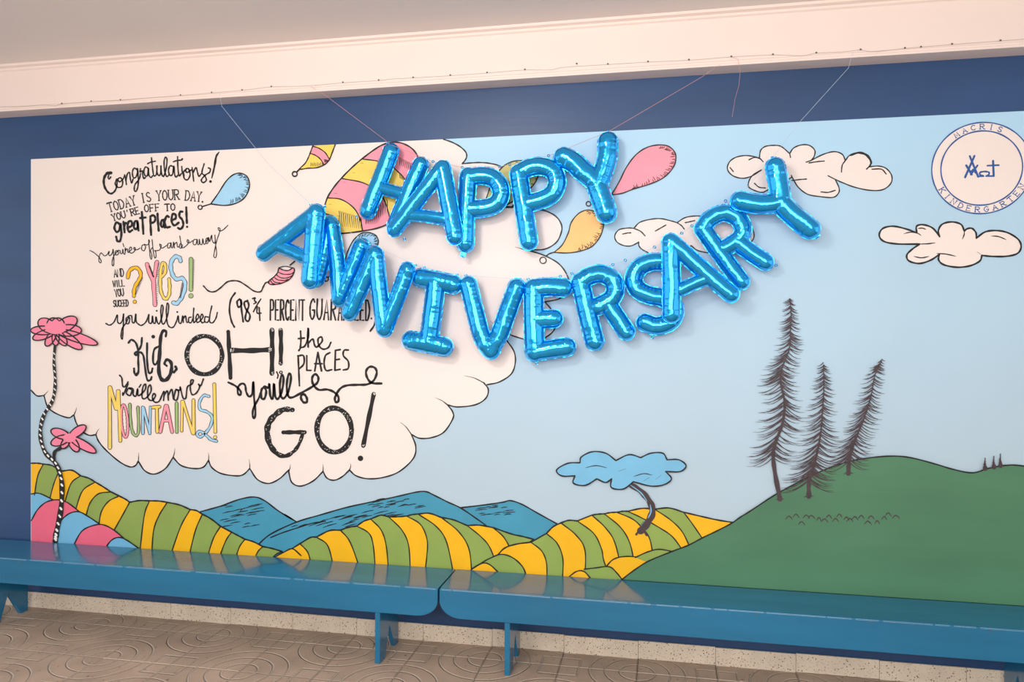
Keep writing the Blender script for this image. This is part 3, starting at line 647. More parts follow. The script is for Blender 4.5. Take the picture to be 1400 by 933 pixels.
zs(A0, sA, [[(292,712),(262,695),(242,740),(260,780),(288,765),(296,705),(306,790),(295,860),(270,865),(258,825)],[(325,690),(330,735),(335,785)],[(330,735),(342,702),(356,705)],
 [(370,740),(400,725),(400,690),(375,685),(362,730),(375,780),(405,765)],[(448,682),(427,690),(420,738),(440,758),(455,730),(450,678),(462,768)],[(492,600),(500,700),(506,798)],[(477,655),(526,650)],
 [(570,640),(572,720),(577,808)],[(570,640),(600,630),(616,660),(605,690),(577,702)],[(635,615),(640,700),(646,770)],[(692,670),(672,680),(666,722),(685,735),(696,700),(690,665),(702,742)],[(738,645),(718,638),(700,690),(715,738),(748,735)],
 [(770,675),(802,655),(795,620),(770,625),(765,690),(790,722),(828,697)],[(862,597),(840,600),(835,640),(860,670),(870,718),(847,755),(822,745)],[(897,558),(900,640),(903,700)]], 2.8, out)
lines('lettering', out, M['black'], 3, mural, [Z(*A0,sA,[(905,735)])[0]+(1.6,)], 'bold black letters reading great places!')
out = []; Q0, sQ = (120,300), 7
zs(Q0, sQ, [[(20,298),(60,320),(105,360),(128,398),(120,417),(106,400),(110,355),(125,322),(140,332),(160,350),(185,338),(205,305),(200,335),(215,348),(235,320),(242,285),(246,340),(250,400),(245,445),(232,430),(240,370),(268,325),(290,305)],
 [(290,310),(270,300),(262,328),(280,343),(296,320),(285,300),(308,300),(312,325),(330,325),(335,285),(340,320),(355,333),(360,270),(358,300),(377,282),(385,318),(400,305),(420,285),(410,265),(395,290),(405,320),(430,320),(455,290),(447,268),(440,285),(470,292),(500,275)],
 [(336,232),(345,262)],[(545,240),(520,252),(516,290),(540,300),(553,262),(540,240),(570,245),(590,215),(582,200),(590,290),(598,365),(610,380),(613,340),(600,298),(620,270)],
 [(615,195),(625,290),(638,365),(652,362),(650,312),(640,300),(665,300),(690,290),(703,250),(688,238),(695,265),(715,275),(755,250)],
 [(792,227),(767,235),(765,272),(785,270),(796,225),(801,268),(815,268),(820,218),(830,275)],[(826,245),(850,220),(858,262),(875,262)],[(902,242),(882,236),(876,268),(895,275),(906,250)],[(880,160),(890,220),(897,268),(918,270),(952,242),(967,212),(956,195),(950,215),(972,225),(1003,205)],
 [(1037,192),(1012,200),(1010,238),(1035,240),(1046,190),(1051,238),(1065,238),(1067,190),(1076,238),(1095,235),(1100,185),(1110,235),(1125,232),(1150,180),(1131,190),(1131,228),(1150,225),(1156,172),(1166,215),(1185,150),(1190,200),(1210,230),(1222,200)],
 [(1340,58),(1300,97),(1268,112),(1250,100),(1250,80),(1266,92),(1262,120),(1242,180),(1225,240),(1210,320),(1206,358),(1224,365),(1233,320),(1224,250),(1216,150)]], 1.12, out)
lines('lettering', out, M['black'], 3, mural, label="thin black script reading you're off and away")
B0 = (120,330); out = []
for s, a, b, h in (('AND',(238,328),(332,320),72),('WILL',(230,420),(338,408),58),('YOU',(248,508),(332,496),66),('SUCEED',(232,598),(372,592),58)):
    q = Z(*B0,sA,[a,b]); word(s, q[0], q[1], h/sA, 1.25, out, .8)
lines('lettering', out, M['black'], 3, mural, label='small black capitals reading AND WILL YOU SUCEED')
def coloured(strokes, mat, dot=(), outline='black', ow=1.5):
    f = lines('letter', strokes, M[mat], 4, cl, dot)
    return [((s[0]), (s[1]+ow if not callable(s[1]) else s[1])) + tuple(s[2:]) for s in strokes], [(x,y,r+ow*.5) for x,y,r in dot]
def zcol(o, s, items, label):
    global cl
    cl = empty('lettering', WLOC['mural']); cl.parent = mural; cl.location = (0,0,0); WLOC[cl.name] = WLOC['mural']; cl['label'] = label
    so, do = [], []
    for mat, groups, w, dd in items:
        sm = [(Z(o[0],o[1],s,g), w/s, 0, len(g) > 3) for g in groups]; dt = [Z(o[0],o[1],s,[d_[:2]])[0]+(d_[2]/s,) for d_ in dd]
        a, b = coloured(sm, mat, dt); so += a; do += b
    lines('letter_outline', so, M['black'], 3, cl, do)
zcol(B0, sA, [('yellow',[[(365,330),(380,270),(430,240),(470,265),(482,320),(455,370),(425,430),(420,500)]],22,[(428,552,14)]),
 ('lpink',[[(540,210),(560,280),(600,365)],[(630,190),(610,300),(600,385),(612,580)]],26,[]),
 ('byellow',[[(668,325),(702,290),(706,222),(685,198),(665,260),(660,360),(665,450),(690,512),(715,525),(740,490),(746,420),(740,345)]],20,[]),
 ('pblue',[[(845,180),(835,152),(800,140),(765,180),(756,240),(775,310),(810,345),(860,338),(886,380),(880,450),(850,520),(810,567),(780,560)]],26,[]),
 ('lgreen',[[(940,165),(941,300),(940,440)]],30,[(940,498,19)])], 'coloured letters reading ? YES!')
hx = []
for (xa_, ya_, xb_, yb_) in ((640,200,628,575),(965,170,955,435),(495,330,430,490),(560,225,600,330),(862,380,840,520)):
    for i in range(22):
        t = i/22; x = xa_+(xb_-xa_)*t; y = ya_+(yb_-ya_)*t; hx.append((Z(*B0,sA,[(x-6,y),(x+8,y+3)]), .5, 0, False))
lines('lettering', hx, M['black'], 5, mural, label='fine hatching beside the coloured letters')['kind'] = 'stuff'
out = []
zs(B0, sA, [[(165,750),(200,765),(240,735),(268,672),(272,735),(295,750),(318,715),(325,660),(325,740),(320,830),(315,890),(303,870),(312,800),(345,750),(375,690)],[(375,690),(352,700),(350,745),(372,750),(382,705),(368,686),(398,680),(405,735),(425,740),(437,662),(441,730),(460,755),(490,767),(530,735),(555,670)],
 [(557,668),(556,738),(580,745),(590,682),(596,740),(614,745),(622,690),(634,740),(652,750),(677,680),(686,602),(672,585),(665,650),(676,745),(700,745),(730,660),(736,582),(722,570),(715,650),(724,742),(745,782),(780,782),(808,730),(824,680),(830,738),(850,745),(866,680),(870,740)],
 [(868,712),(890,680),(900,735),(915,738)],[(942,692),(920,700),(920,738),(943,740),(960,700)],[(966,610),(961,680),(966,740),(985,725),(1012,690),(1000,665),(985,700),(998,740),(1025,725),(1050,690),(1040,665),(1025,700),(1040,742),(1065,735)],[(1097,692),(1070,690),(1066,733),(1093,737),(1110,700)],[(1130,590),(1111,680),(1112,735),(1140,742),(1168,700),(1180,650)]], 1.7, out)
lines('lettering', out, M['black'], 3, mural, [Z(*B0,sA,[(628,635)])[0]+(1.3,), Z(*B0,sA,[(815,645)])[0]+(1.3,)], 'black script reading you will indeed')
K0, sK = (300,370), 5.4875; out = []
zs(K0, sK, [[(118,168),(85,220),(75,300),(90,380),(112,425)],[(1165,205),(1180,300),(1165,400),(1132,455)]], 2.2, out)
zs(K0, sK, [[(152,215),(132,235),(142,275),(165,255),(160,218),(165,290),(178,385)],[(212,228),(186,240),(196,285),(228,335),(218,380),(194,365),(202,315),(220,265),(210,225)]], 2.3, out)
zs(K0, sK, [[(248,212),(268,205),(262,225),(276,238),(258,250)],[(310,215),(280,262),(255,310)],[(284,270),(282,318),(312,320)],[(298,278),(303,375)]], 1.8, out)
for s, a, b, h, n_ in (('PERCENT',(375,372),(642,374),152,None),('GUAR',(668,365),(880,372),152,None),('ANTEED',(884,372),(1132,374),150,None)):
    q = Z(*K0,sK,[a,b]); word(s, q[0], q[1], h/sK, 2.1, out, .66)
lines('lettering', out, M['black'], 3, mural, [Z(*K0,sK,[(1140,360)])[0]+(1.3,)], 'tall black capitals reading (98 3/4 PERCENT GUARANTEED.)')
out = []
zs(K0, sK, [[(608,455),(611,520),(606,580),(595,602)],[(592,512),(637,507)],[(610,580),(642,565),(668,490),(665,432),(662,500),(666,575)],[(667,545),(700,515),(713,558),(730,575),(770,532),(765,500),(740,515),(746,562),(775,590),(815,580),(836,540)],
 [(590,640),(595,750),(600,865)],[(588,642),(630,640),(633,700),(595,742)],[(655,640),(655,748)],[(655,750),(686,750)],[(715,755),(738,615)],[(738,615),(766,755)],[(715,700),(770,700)],[(828,617),(795,640),(785,700),(800,750),(842,745)],[(870,600),(866,750)],[(866,750),(905,742)],[(870,600),(906,594)],[(868,672),(900,666)],[(967,597),(935,600),(930,640),(966,682),(966,735),(930,747)]], 2.2, out)
lines('lettering', out, M['black'], 3, mural, label='black letters reading the PLACES')
F0, sF = (240,440), 7.778; out = []
out.append((Z(*F0,sF,ellipse(307,357,188,204,40)), 5.6, 0, False))
for g, w_ in (([(560,108),(572,350),(584,598)],5),([(1025,88),(1027,300),(1024,552)],5.8),([(585,306),(800,308),(1010,298)],6.2),([(1117,88),(1121,250),(1118,446)],5.2)): out.append((Z(*F0,sF,g), w_))
out.append((Z(*F0,sF,[(1075,535),(1090,570),(1083,602)]), 1.8)); out.append((Z(*F0,sF,ellipse(1120,540,14,14,12)), 1.4, 0, False))
lines('lettering', out, M['black'], 3, mural, label='large black letters reading OH!')
fx = []
r3 = random.Random(9)
def flecks(path, spread, n_, s, o):
    c = cr(path, 10)
    for i in range(n_):
        x, y = c[r3.randrange(len(c))]; x += r3.uniform(-spread,spread); y += r3.uniform(-spread,spread); l = r3.uniform(5,13)
        fx.append((Z(o[0],o[1],s,[(x,y),(x+l*r3.uniform(.2,1),y-l*r3.uniform(-.5,1))]), .45, 0, False))
flecks(ellipse(307,357,188,204,40), 17, 55, sF, F0); flecks([(1025,88),(1024,552)], 14, 16, sF, F0); flecks([(600,306),(1000,300)], 18, 34, sF, F0); flecks([(1117,88),(1118,446)], 12, 10, sF, F0)
E0, sE = (310,490), 5.487; out = []
out.append((Z(*E0,sE,[(12,182),(60,205),(95,235),(107,262),(95,278),(82,255),(88,212),(115,190),(138,205),(145,250),(165,287),(190,268),(199,175),(205,300),(215,400),(208,450),(194,430),(202,370),(240,300),(262,240)]), 2.6))
out.append((Z(*E0,sE,[(280,215),(260,240),(260,298),(283,302),(296,250),(282,212),(312,222),(320,195),(326,280),(345,300),(355,190),(362,280),(385,305),(415,240),(426,150),(411,130),(398,200),(405,280),(430,300),(465,240),(482,140),(465,120),(450,200),(460,280),(490,295),(560,260),(640,215),(680,182),(686,142),(662,120),(640,150),(650,200),(690,237),(750,235),(800,252),(837,290),(835,327),(815,325),(814,288),(850,230),(900,205),(980,200),(1050,197),(1100,170),(1125,112),(1110,72),(1070,66),(1045,100),(1055,150),(1090,186),(1160,190)]), 2.9))
out.append((Z(*E0,sE,[(560,262),(590,280),(603,312),(595,333),(572,328),(556,295),(568,262)]), 3.0))
lines('lettering', out, M['black'], 3, mural, label="black script reading you'll with a long looping flourish")
out = []; gp = [(493,388),(430,385),(370,420),(320,480),(303,550),(320,640),(370,710),(430,735),(490,710),(540,650),(573,558)]
out.append((Z(*E0,sE,gp), lambda t: 5.8+1.6*math.sin(t*5))); out.append((Z(*E0,sE,[(424,557),(500,556),(585,556)]), 5.0))
op = ellipse(806,540,130,166,36,-.06); out.append((Z(*E0,sE,op), 6.2, 0, False)); out.append((Z(*E0,sE,[(1103,268),(1065,450),(1024,658)]), 5.2))
lines('lettering', out, M['black'], 3, mural, [Z(*E0,sE,[(1003,752)])[0]+(3.8,)], 'large black letters reading GO!')
flecks(gp, 14, 40, sE, E0); flecks(op, 13, 50, sE, E0); flecks([(1103,268),(1024,658)], 9, 14, sE, E0)
lines('lettering', fx, M['white'], 4, mural, label='pale chalky flecks in the large black letters')
D0, sD = (140,440), 4.911; out = []
zs(D0, sD, [[(175,142),(195,122),(225,145),(240,200),(240,260),(242,330),(230,360),(215,345),(212,315)],[(265,110),(260,160),(238,198),(218,210),(226,226),(252,205),(275,230),(285,300),(300,388),(322,392),(330,372)],[(300,145),(300,260),(310,338),(328,342),(336,315)],[(380,165),(347,190),(340,268),(358,287),(385,240)]], 2.6, out)
out.append((Z(*D0,sD,[(425,100),(428,70),(410,60),(392,100),(385,200),(378,320),(395,385),(430,390),(460,340),(462,280),(435,255),(417,280),(432,298)]), lambda t: 2.4+2.2*math.sin(t*3.1)))
out.append((Z(*D0,sD,[(490,302),(497,318),(480,340)]), 3.2))
lines('lettering', out, M['black'], 3, mural, [Z(*D0,sD,[(341,101)])[0]+(2.6,), Z(*D0,sD,[(232,352)])[0]+(2.2,)], 'black curly letters reading Kid,')
out = []
zs(D0, sD, [[(115,360),(130,380),(135,428),(150,438),(172,405)],[(172,418),(140,492),(136,478)],[(170,452),(160,480),(185,497),(197,460),(175,447),(205,452),(206,490),(225,500),(236,450),(241,498),(285,460),(290,420),(272,440),(266,508),(290,515),(325,470),(322,425),(305,450),(306,513),(332,530),(356,500),(345,482),(335,510),(350,540),(380,535),(405,482),(415,472),(410,530)],
 [(412,500),(436,465),(442,527)],[(444,492),(466,455),(476,520)],[(490,462),(480,518),(500,525),(511,470),(492,456),(520,460),(522,440),(540,510),(560,512),(570,440),(600,420),(610,395),(595,395),(590,450),(602,490),(630,480),(652,440),(645,420),(660,430),(678,385)],[(258,423),(247,440)]], 1.9, out)
lines('lettering', out, M['black'], 5, mural, label="small black script reading you'll move")
zcol(D0, sD, [('byellow',[[(48,442),(50,640),(50,848)],[(52,442),(92,585)],[(104,468),(96,585)],[(108,468),(120,800)]],17,[]),
 ('lpink',[ellipse(148,668,21,108,26,-.07)],12,[]),('lgreen',[[(184,555),(190,680),(205,748),(228,765),(243,725),(238,575)]],12,[]),
 ('pblue',[[(270,575),(272,752)],[(275,578),(318,748)],[(322,575),(318,752)]],12,[]),('byellow',[[(337,576),(384,572)],[(365,580),(368,742)]],14,[]),
 ('lpink',[[(425,565),(388,742)],[(432,565),(468,742)],[(412,665),(450,665)]],15,[]),('lgreen',[[(498,548),(500,742)]],15,[]),
 ('byellow',[[(535,538),(532,732)],[(541,538),(606,748)],[(611,528),(612,752)]],15,[]),
 ('pblue',[[(715,502),(680,497),(652,540),(657,590),(700,605),(736,640),(726,700),(690,750),(655,775),(635,755),(655,737),(690,757),(730,793),(766,803)]],12,[]),
 ('byellow',[[(751,422),(758,740)]],17,[(757,777,10)])], 'coloured capitals reading MOUNTAINS!')
# ---- round school emblem
LWS[0] = 1.35
ec = P(*Z(1180,150,3.8875,[(630,310)])[0], ly(2)); er = (P(1342,150+507/3.8875).z*-1+P(1342,150+112/3.8875).z)/2
er = abs(er)
em = empty('painted_emblem', WLOC['mural']); em.parent = mural; em.location = (0,0,0); WLOC[em.name] = WLOC['mural']; em['label'] = 'round cream emblem with a blue double ring, MACRIS above and KINDERGARTEN below'
def wp(x, z): return fromwall(x, z)
def ring_pts(r, n=72): return [wp(ec.x+r*math.cos(2*math.pi*i/n), ec.z+r*math.sin(2*math.pi*i/n)) for i in range(n+1)]
area_mesh('emblem_disc', [ring_pts(er*1.228)], M['cloud'], 1, em, smooth=False)
eo_ = [(ring_pts(er*1.228), 1.3, 0, False), (ring_pts(er), 1.4, 0, False)]
def arcword(s, r, a_mid, a_step, h, out, inward):
    n_ = len(s)
    for i, c in enumerate(s):
        a = a_mid+(i-(n_-1)/2)*a_step; ar = math.radians(a)
        cx, cz = ec.x+r*math.sin(ar), ec.z+r*math.cos(ar)          # a measured clockwise from the top
        ux, uz = (math.cos(ar), -math.sin(ar)); nx, nz = (math.sin(ar), math.cos(ar))
        if inward: ux, uz, nx, nz = -ux, -uz, -nx, -nz
        gw = h*.78
        f = lambda u, v: wp(cx+ux*(u-.5)*gw+nx*(.5-v)*h, cz+uz*(u-.5)*gw+nz*(.5-v)*h)
        sm = False
        for g in GL[c]:
            if g == 'c': sm = True; continue
            out.append(([f(*q) for q in g], .85, 0, sm and len(g) > 2))
        for (u, v) in SER.get(c, []):
            out.append(([f(u-.16,v), f(u+.16,v)], .7, 0, False))
arcword('MACRIS', er*1.115, -5, 11.5, er*.13, eo_, False)
arcword('KINDERGARTEN', er*1.115, 179, -11.0, er*.135, eo_, True)
for g in ([(592,246),(542,360)],[(567,247),(612,357)],[(548,296),(578,345)],[(608,297),(573,345)],[(570,335),(585,318),(598,335)]): eo_.append((U_(g), 2.0, 0, False))
eo_ += [(U_([(610,355),(640,353)]),1.8,0,False),(U_([(640,353),(622,346),(622,334),(645,329),(668,333),(668,346),(654,353)]),1.7),(U_([(654,353),(694,353)]),1.8,0,False),(U_([(694,353),(691,272)]),2.0,0,False),(U_([(661,298),(721,295)]),1.8,0,False)]
lines('emblem_ink', eo_, M['ink'], 2, em)

# ---------------------------------------------------------------- benches
BZ, BD, AH = .365, .312, .130
def bench(x0, x1, legs, label):
    cx = (x0+x1)/2; b = empty('bench', (cx, -BD/2, 0), label, 'bench', 'blue benches along the wall')
    o = add('seat_board', *box(x0, x1, -BD+.0222, -.017, BZ-.024, BZ), M['bench'], b); bevel(o, .0006, 1)
    # front rail with rounded lower corners
    R_ = .10; pts = [(x0,BZ),(x1,BZ)]
    pts += [(x1-R_+R_*math.cos(a), BZ-AH+.075-.075*math.sin(a)) for a in [math.pi/2*i/8 for i in range(9)]]
    pts += [(x0+R_-R_*math.sin(a), BZ-AH+.075-.075*math.cos(a)) for a in [math.pi/2*i/8 for i in range(9)]]
    n_ = len(pts); V = [(x,-BD,z) for x,z in pts]+[(x,-BD+.022,z) for x,z in pts]
    Fc = [tuple(range(n_))[::-1], tuple(range(n_,2*n_))]+[(i,(i+1)%n_,(i+1)%n_+n_,i+n_) for i in range(n_)]
    o = add('front_rail', V, Fc, M['bench'], b); bevel(o, .0035, 3)
    for lx in legs:
        t = .012; yb, yf = -.058, -BD+.0225; zt = BZ-.0245
        ym = (yb+yf)/2-.01
        # V notch cut in the foot
        pr = [(yf,0),(yf,zt),(yb,zt),(yb,0),(yb-.045,0),(ym,.135),(yf+.055,0)]
        pr[0] = (-BD+.004,0); pr[1] = (-BD+.004,BZ-AH); pr.insert(2,(yf,BZ-AH)); pr.insert(3,(yf,zt)); 
        m_ = len(pr); V = [(lx-t,y,z) for y,z in pr]+[(lx+t,y,z) for y,z in pr]
        Fc = [tuple(range(m_)), tuple(range(m_,2*m_))[::-1]]+[(i+m_,(i+1)%m_+m_,(i+1)%m_,i) for i in range(m_)]
        o = add('leg', V, Fc, M['bench'], b); bevel(o, .0015, 1)
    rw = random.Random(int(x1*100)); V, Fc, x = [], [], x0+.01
    while x < x1-.03:                                             # pale paint wear along the front edge, with its highlight painted in
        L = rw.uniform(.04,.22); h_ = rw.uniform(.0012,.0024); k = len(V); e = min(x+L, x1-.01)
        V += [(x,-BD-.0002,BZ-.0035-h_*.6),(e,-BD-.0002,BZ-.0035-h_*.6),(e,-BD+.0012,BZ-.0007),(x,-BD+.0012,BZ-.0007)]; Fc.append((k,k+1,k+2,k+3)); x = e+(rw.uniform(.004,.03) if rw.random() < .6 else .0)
    add('worn_highlight_edge', V, Fc, M['worn_highlight'], b)['kind'] = 'stuff'
    xs = [x0+.05+(x1-x0-.1)*i/6 for i in range(7)]
    for x in xs:
        V = [(x+.0035*math.cos(k*math.pi/4), -BD-.0012, BZ-.012+.0035*math.sin(k*math.pi/4)) for k in range(8)]
        V += [(x+.0035*math.cos(k*math.pi/4), -BD+.001, BZ-.012+.0035*math.sin(k*math.pi/4)) for k in range(8)]
        add('screw', V, [tuple(range(8))]+[(k,k+8,(k+1)%8+8,(k+1)%8) for k in range(8)], M['nail'], b)
    return b
jx = P(599.5, 808.8, BD).x
bench(-3.66, jx-.004, (-3.385, -1.268), 'long blue painted bench on the left, standing under the painted striped hills')
bench(jx+.004, 1.76, (-.662, 1.435), 'long blue painted bench on the right, standing under the painted green hill')

# ---------------------------------------------------------------- foil letters
def vnoise(x, seed):
    i = np.floor(x).astype(int); f = x-i; f = f*f*(3-2*f)
    h = lambda k: (np.sin(k*127.1+seed*311.7)*43758.5453) % 1.0
    return h(i)*(1-f)+h(i+1)*f
def sweep(pts2, R, cy, seed, V, Fc, RV, RF, c=.86):
    """pillow tube along a path in the (x,z) plane at y=cy: two foil sheets meeting in a seam, round ends, puckered near the seam"""
    p = np.array(pts2, float); seg = np.linalg.norm(np.diff(p, axis=0), axis=1); S = np.concatenate([[0], np.cumsum(seg)]); L = S[-1]
    nmid = max(4, int(L/.0028)); ss = np.linspace(0, L, nmid+1); path = np.stack([np.interp(ss, S, p[:,0]), np.interp(ss, S, p[:,1])], 1)
    tan = np.gradient(path, axis=0)
    k = 5
    if len(tan) > 12:
        ker = np.ones(k)/k; tp = np.pad(tan, ((k//2,k//2),(0,0)), 'edge'); tan = np.stack([np.convolve(tp[:,0], ker, 'valid'), np.convolve(tp[:,1], ker, 'valid')], 1)
    tan /= np.linalg.norm(tan, axis=1)[:,None]
    cap = np.linspace(0, math.pi/2, 13)[1:]
    P0, T0_ = path[0], tan[0]; P1, T1 = path[-1], tan[-1]
    cen = [P0-T0_*R*math.sin(a) for a in cap[::-1]]+list(path)+[P1+T1*R*math.sin(a) for a in cap]
    rad = [max(.0004, R*math.cos(a)) for a in cap[::-1]]+[R]*len(path)+[max(.0004, R*math.cos(a)) for a in cap]
    tg = [T0_]*len(cap)+list(tan)+[T1]*len(cap)
    s_ = [-R*a for a in cap[::-1]]+list(ss)+[L+R*a for a in cap]
    capf = [1]*len(cap)+list(np.clip(1-np.minimum(ss, L-ss)/(R*1.2), 0, 1))+[1]*len(cap)
    cen, rad, tg, s_, capf = map(np.array, (cen, rad, tg, s_, capf))
    # bend: more puckers where the tube turns
    dT = np.linalg.norm(np.gradient(tg, axis=0), axis=1)/.0028; bend = np.clip(dT*R, 0, 1); 
    nrm = np.stack([-tg[:,1], tg[:,0]], 1)
    NT = 17; th = np.linspace(-math.pi/2, math.pi/2, NT); u = np.sin(th)
    k0 = len(V); N = len(cen)
    amp = .05+.12*capf+.2*bend
    dA = vnoise(s_/.10, seed+71)-.5; dB = vnoise(s_/.13, seed+83)-.5; dC = vnoise(s_/.05, seed+97)-.5
    for i in range(N):
        for face in (1, -1):
            for j in range(NT):
                uu = u[j]; 
                if face == -1:
                    if j == 0 or j == NT-1: continue
                    uu = -u[j]
                prof = max(0, 1-uu*uu)**.56
                sd = 1 if uu > 0 else -1
                n1 = float(vnoise(np.array(s_[i]/.010), seed+sd*3+face))-.5; n2 = float(vnoise(np.array(s_[i]/.026), seed+9+sd*5+face))-.5
                w = (abs(uu)**2)*(1-abs(uu)**6*.5)
                rr = rad[i]
                h = c*rr*prof*(1+amp[i]*w*(1.6*n1+1.2*n2)*2+.02*n2)
                h *= 1+.22*dA[i]*uu+.10*dB[i]+.05*dC[i]*(1+uu)
                if rr < R*.999: h = c*R*max(0, 1-uu*uu)**.56*(rr/R)**.95*(1+amp[i]*w*n1*2)*(1+.22*dA[i]*uu+.10*dB[i]+.05*dC[i]*(1+uu))
                x = cen[i,0]+nrm[i,0]*uu*rr; z = cen[i,1]+nrm[i,1]*uu*rr
                V.append((x, cy-face*h, z))
    W = NT+NT-2
    for i in range(N-1):
        for j in range(W):
            a = k0+i*W+j; b = k0+i*W+(j+1)%W; Fc.append((a, a+W, b+W, b))
    Fc.append(tuple(k0+j for j in range(W))); Fc.append(tuple(k0+(N-1)*W+j for j in range(W))[::-1])
    # crinkled seam rim round the outline
    loop = [(cen[i]+nrm[i]*rad[i], nrm[i], i) for i in range(len(cap)-1, N-len(cap)+1)]
    loopR = [(cen[i]-nrm[i]*rad[i], -nrm[i], i) for i in range(len(cap)-1, N-len(cap)+1)]
    def arc(Pc, T, n0):
        return [(Pc+R*(math.cos(a)*n0+math.sin(a)*T), math.cos(a)*n0+math.sin(a)*T, 0) for a in np.linspace(0, math.pi, 22)[1:-1]]
    full = loop+arc(P1, T1, nrm[-1])+loopR[::-1]+arc(P0, -T0_, -nrm[0])
    kr = len(RV); Lr = len(full); dacc = 0
    for i, (q, o_, _) in enumerate(full):
        if i: dacc += float(np.linalg.norm(q-full[i-1][0]))
        nn = float(vnoise(np.array(dacc/.006), seed+21)); n3 = float(vnoise(np.array(dacc/.013), seed+44))-.5
        e = .0016+.0032*nn
        a = q-o_*.003; b = q+o_*e
        RV.append((a[0], cy, a[1])); RV.append((b[0], cy+n3*.0035, b[1]))
        j = (i+1) % Lr; RF.append((kr+2*i, kr+2*i+1, kr+2*j+1, kr+2*j))
def letter(name_label, strokes, off, tabs, seed, tail=None, c=.86):
    """strokes: (pixel points, pixel half width, smooth?)"""
    V, Fc, RV, RF = [], [], [], []
    allx = []
    cyy = -off
    for k, st in enumerate(strokes):
        pts, r = st[0], st[1]; do = st[2] if len(st) > 2 else 0
        o2 = off+do
        q = cr(pts, 10) if len(pts) > 2 else pts
        wp_ = [P(x, y, o2) for x, y in q]; mx_, my_ = pts[len(pts)//2]
        sc = (P(mx_, my_+1, o2)-P(mx_, my_, o2)).length
        sweep([(w.x, w.z) for w in wp_], r*sc*.99, -o2, seed+k*1.7, V, Fc, RV, RF, c)
        allx += wp_
    zmin = min(v[2] for v in V); xm = sum(w.x for w in allx)/len(allx)
    root = empty('letter_balloon', (xm, cyy, zmin), name_label, 'balloon', 'blue foil letter balloons')
    add('foil_body', V, Fc, M['foil'], root, smooth=True)
    add('seam_rim', RV, RF, M['rim'], root, smooth=True)
    for (x, y) in tabs:
        ctr = P(x, y, off); TV, TF = [], []
        for j in range(12):
            a = 2*math.pi*j/12
            for rr in (.0034, .0075): TV.append((ctr.x+rr*math.cos(a), ctr.y-.001*math.sin(3*a), ctr.z+rr*math.sin(a)))
            b = (j+1) % 12; TF.append((2*j, 2*j+1, 2*b+1, 2*b))
        add('hanging_tab', TV, TF, M['foil'], root)
    if tail:
        (x, y), (x2, y2), w = tail; a = P(x,y,off); b = P(x2,y2,off); d = (b-a).normalized(); n_ = Vector((-d.z,0,d.x))*w
        TV = []
        for t in (0,.35,.7,1):
            p = a.lerp(b,t); TV += [p-n_, p+Vector((0,.003*math.sin(t*9),0)), p+n_]
        add('filling_tail', TV, [(3*i+j,3*i+j+1,3*i+j+4,3*i+j+3) for i in range(3) for j in range(2)], M['foil'], root)
    return root
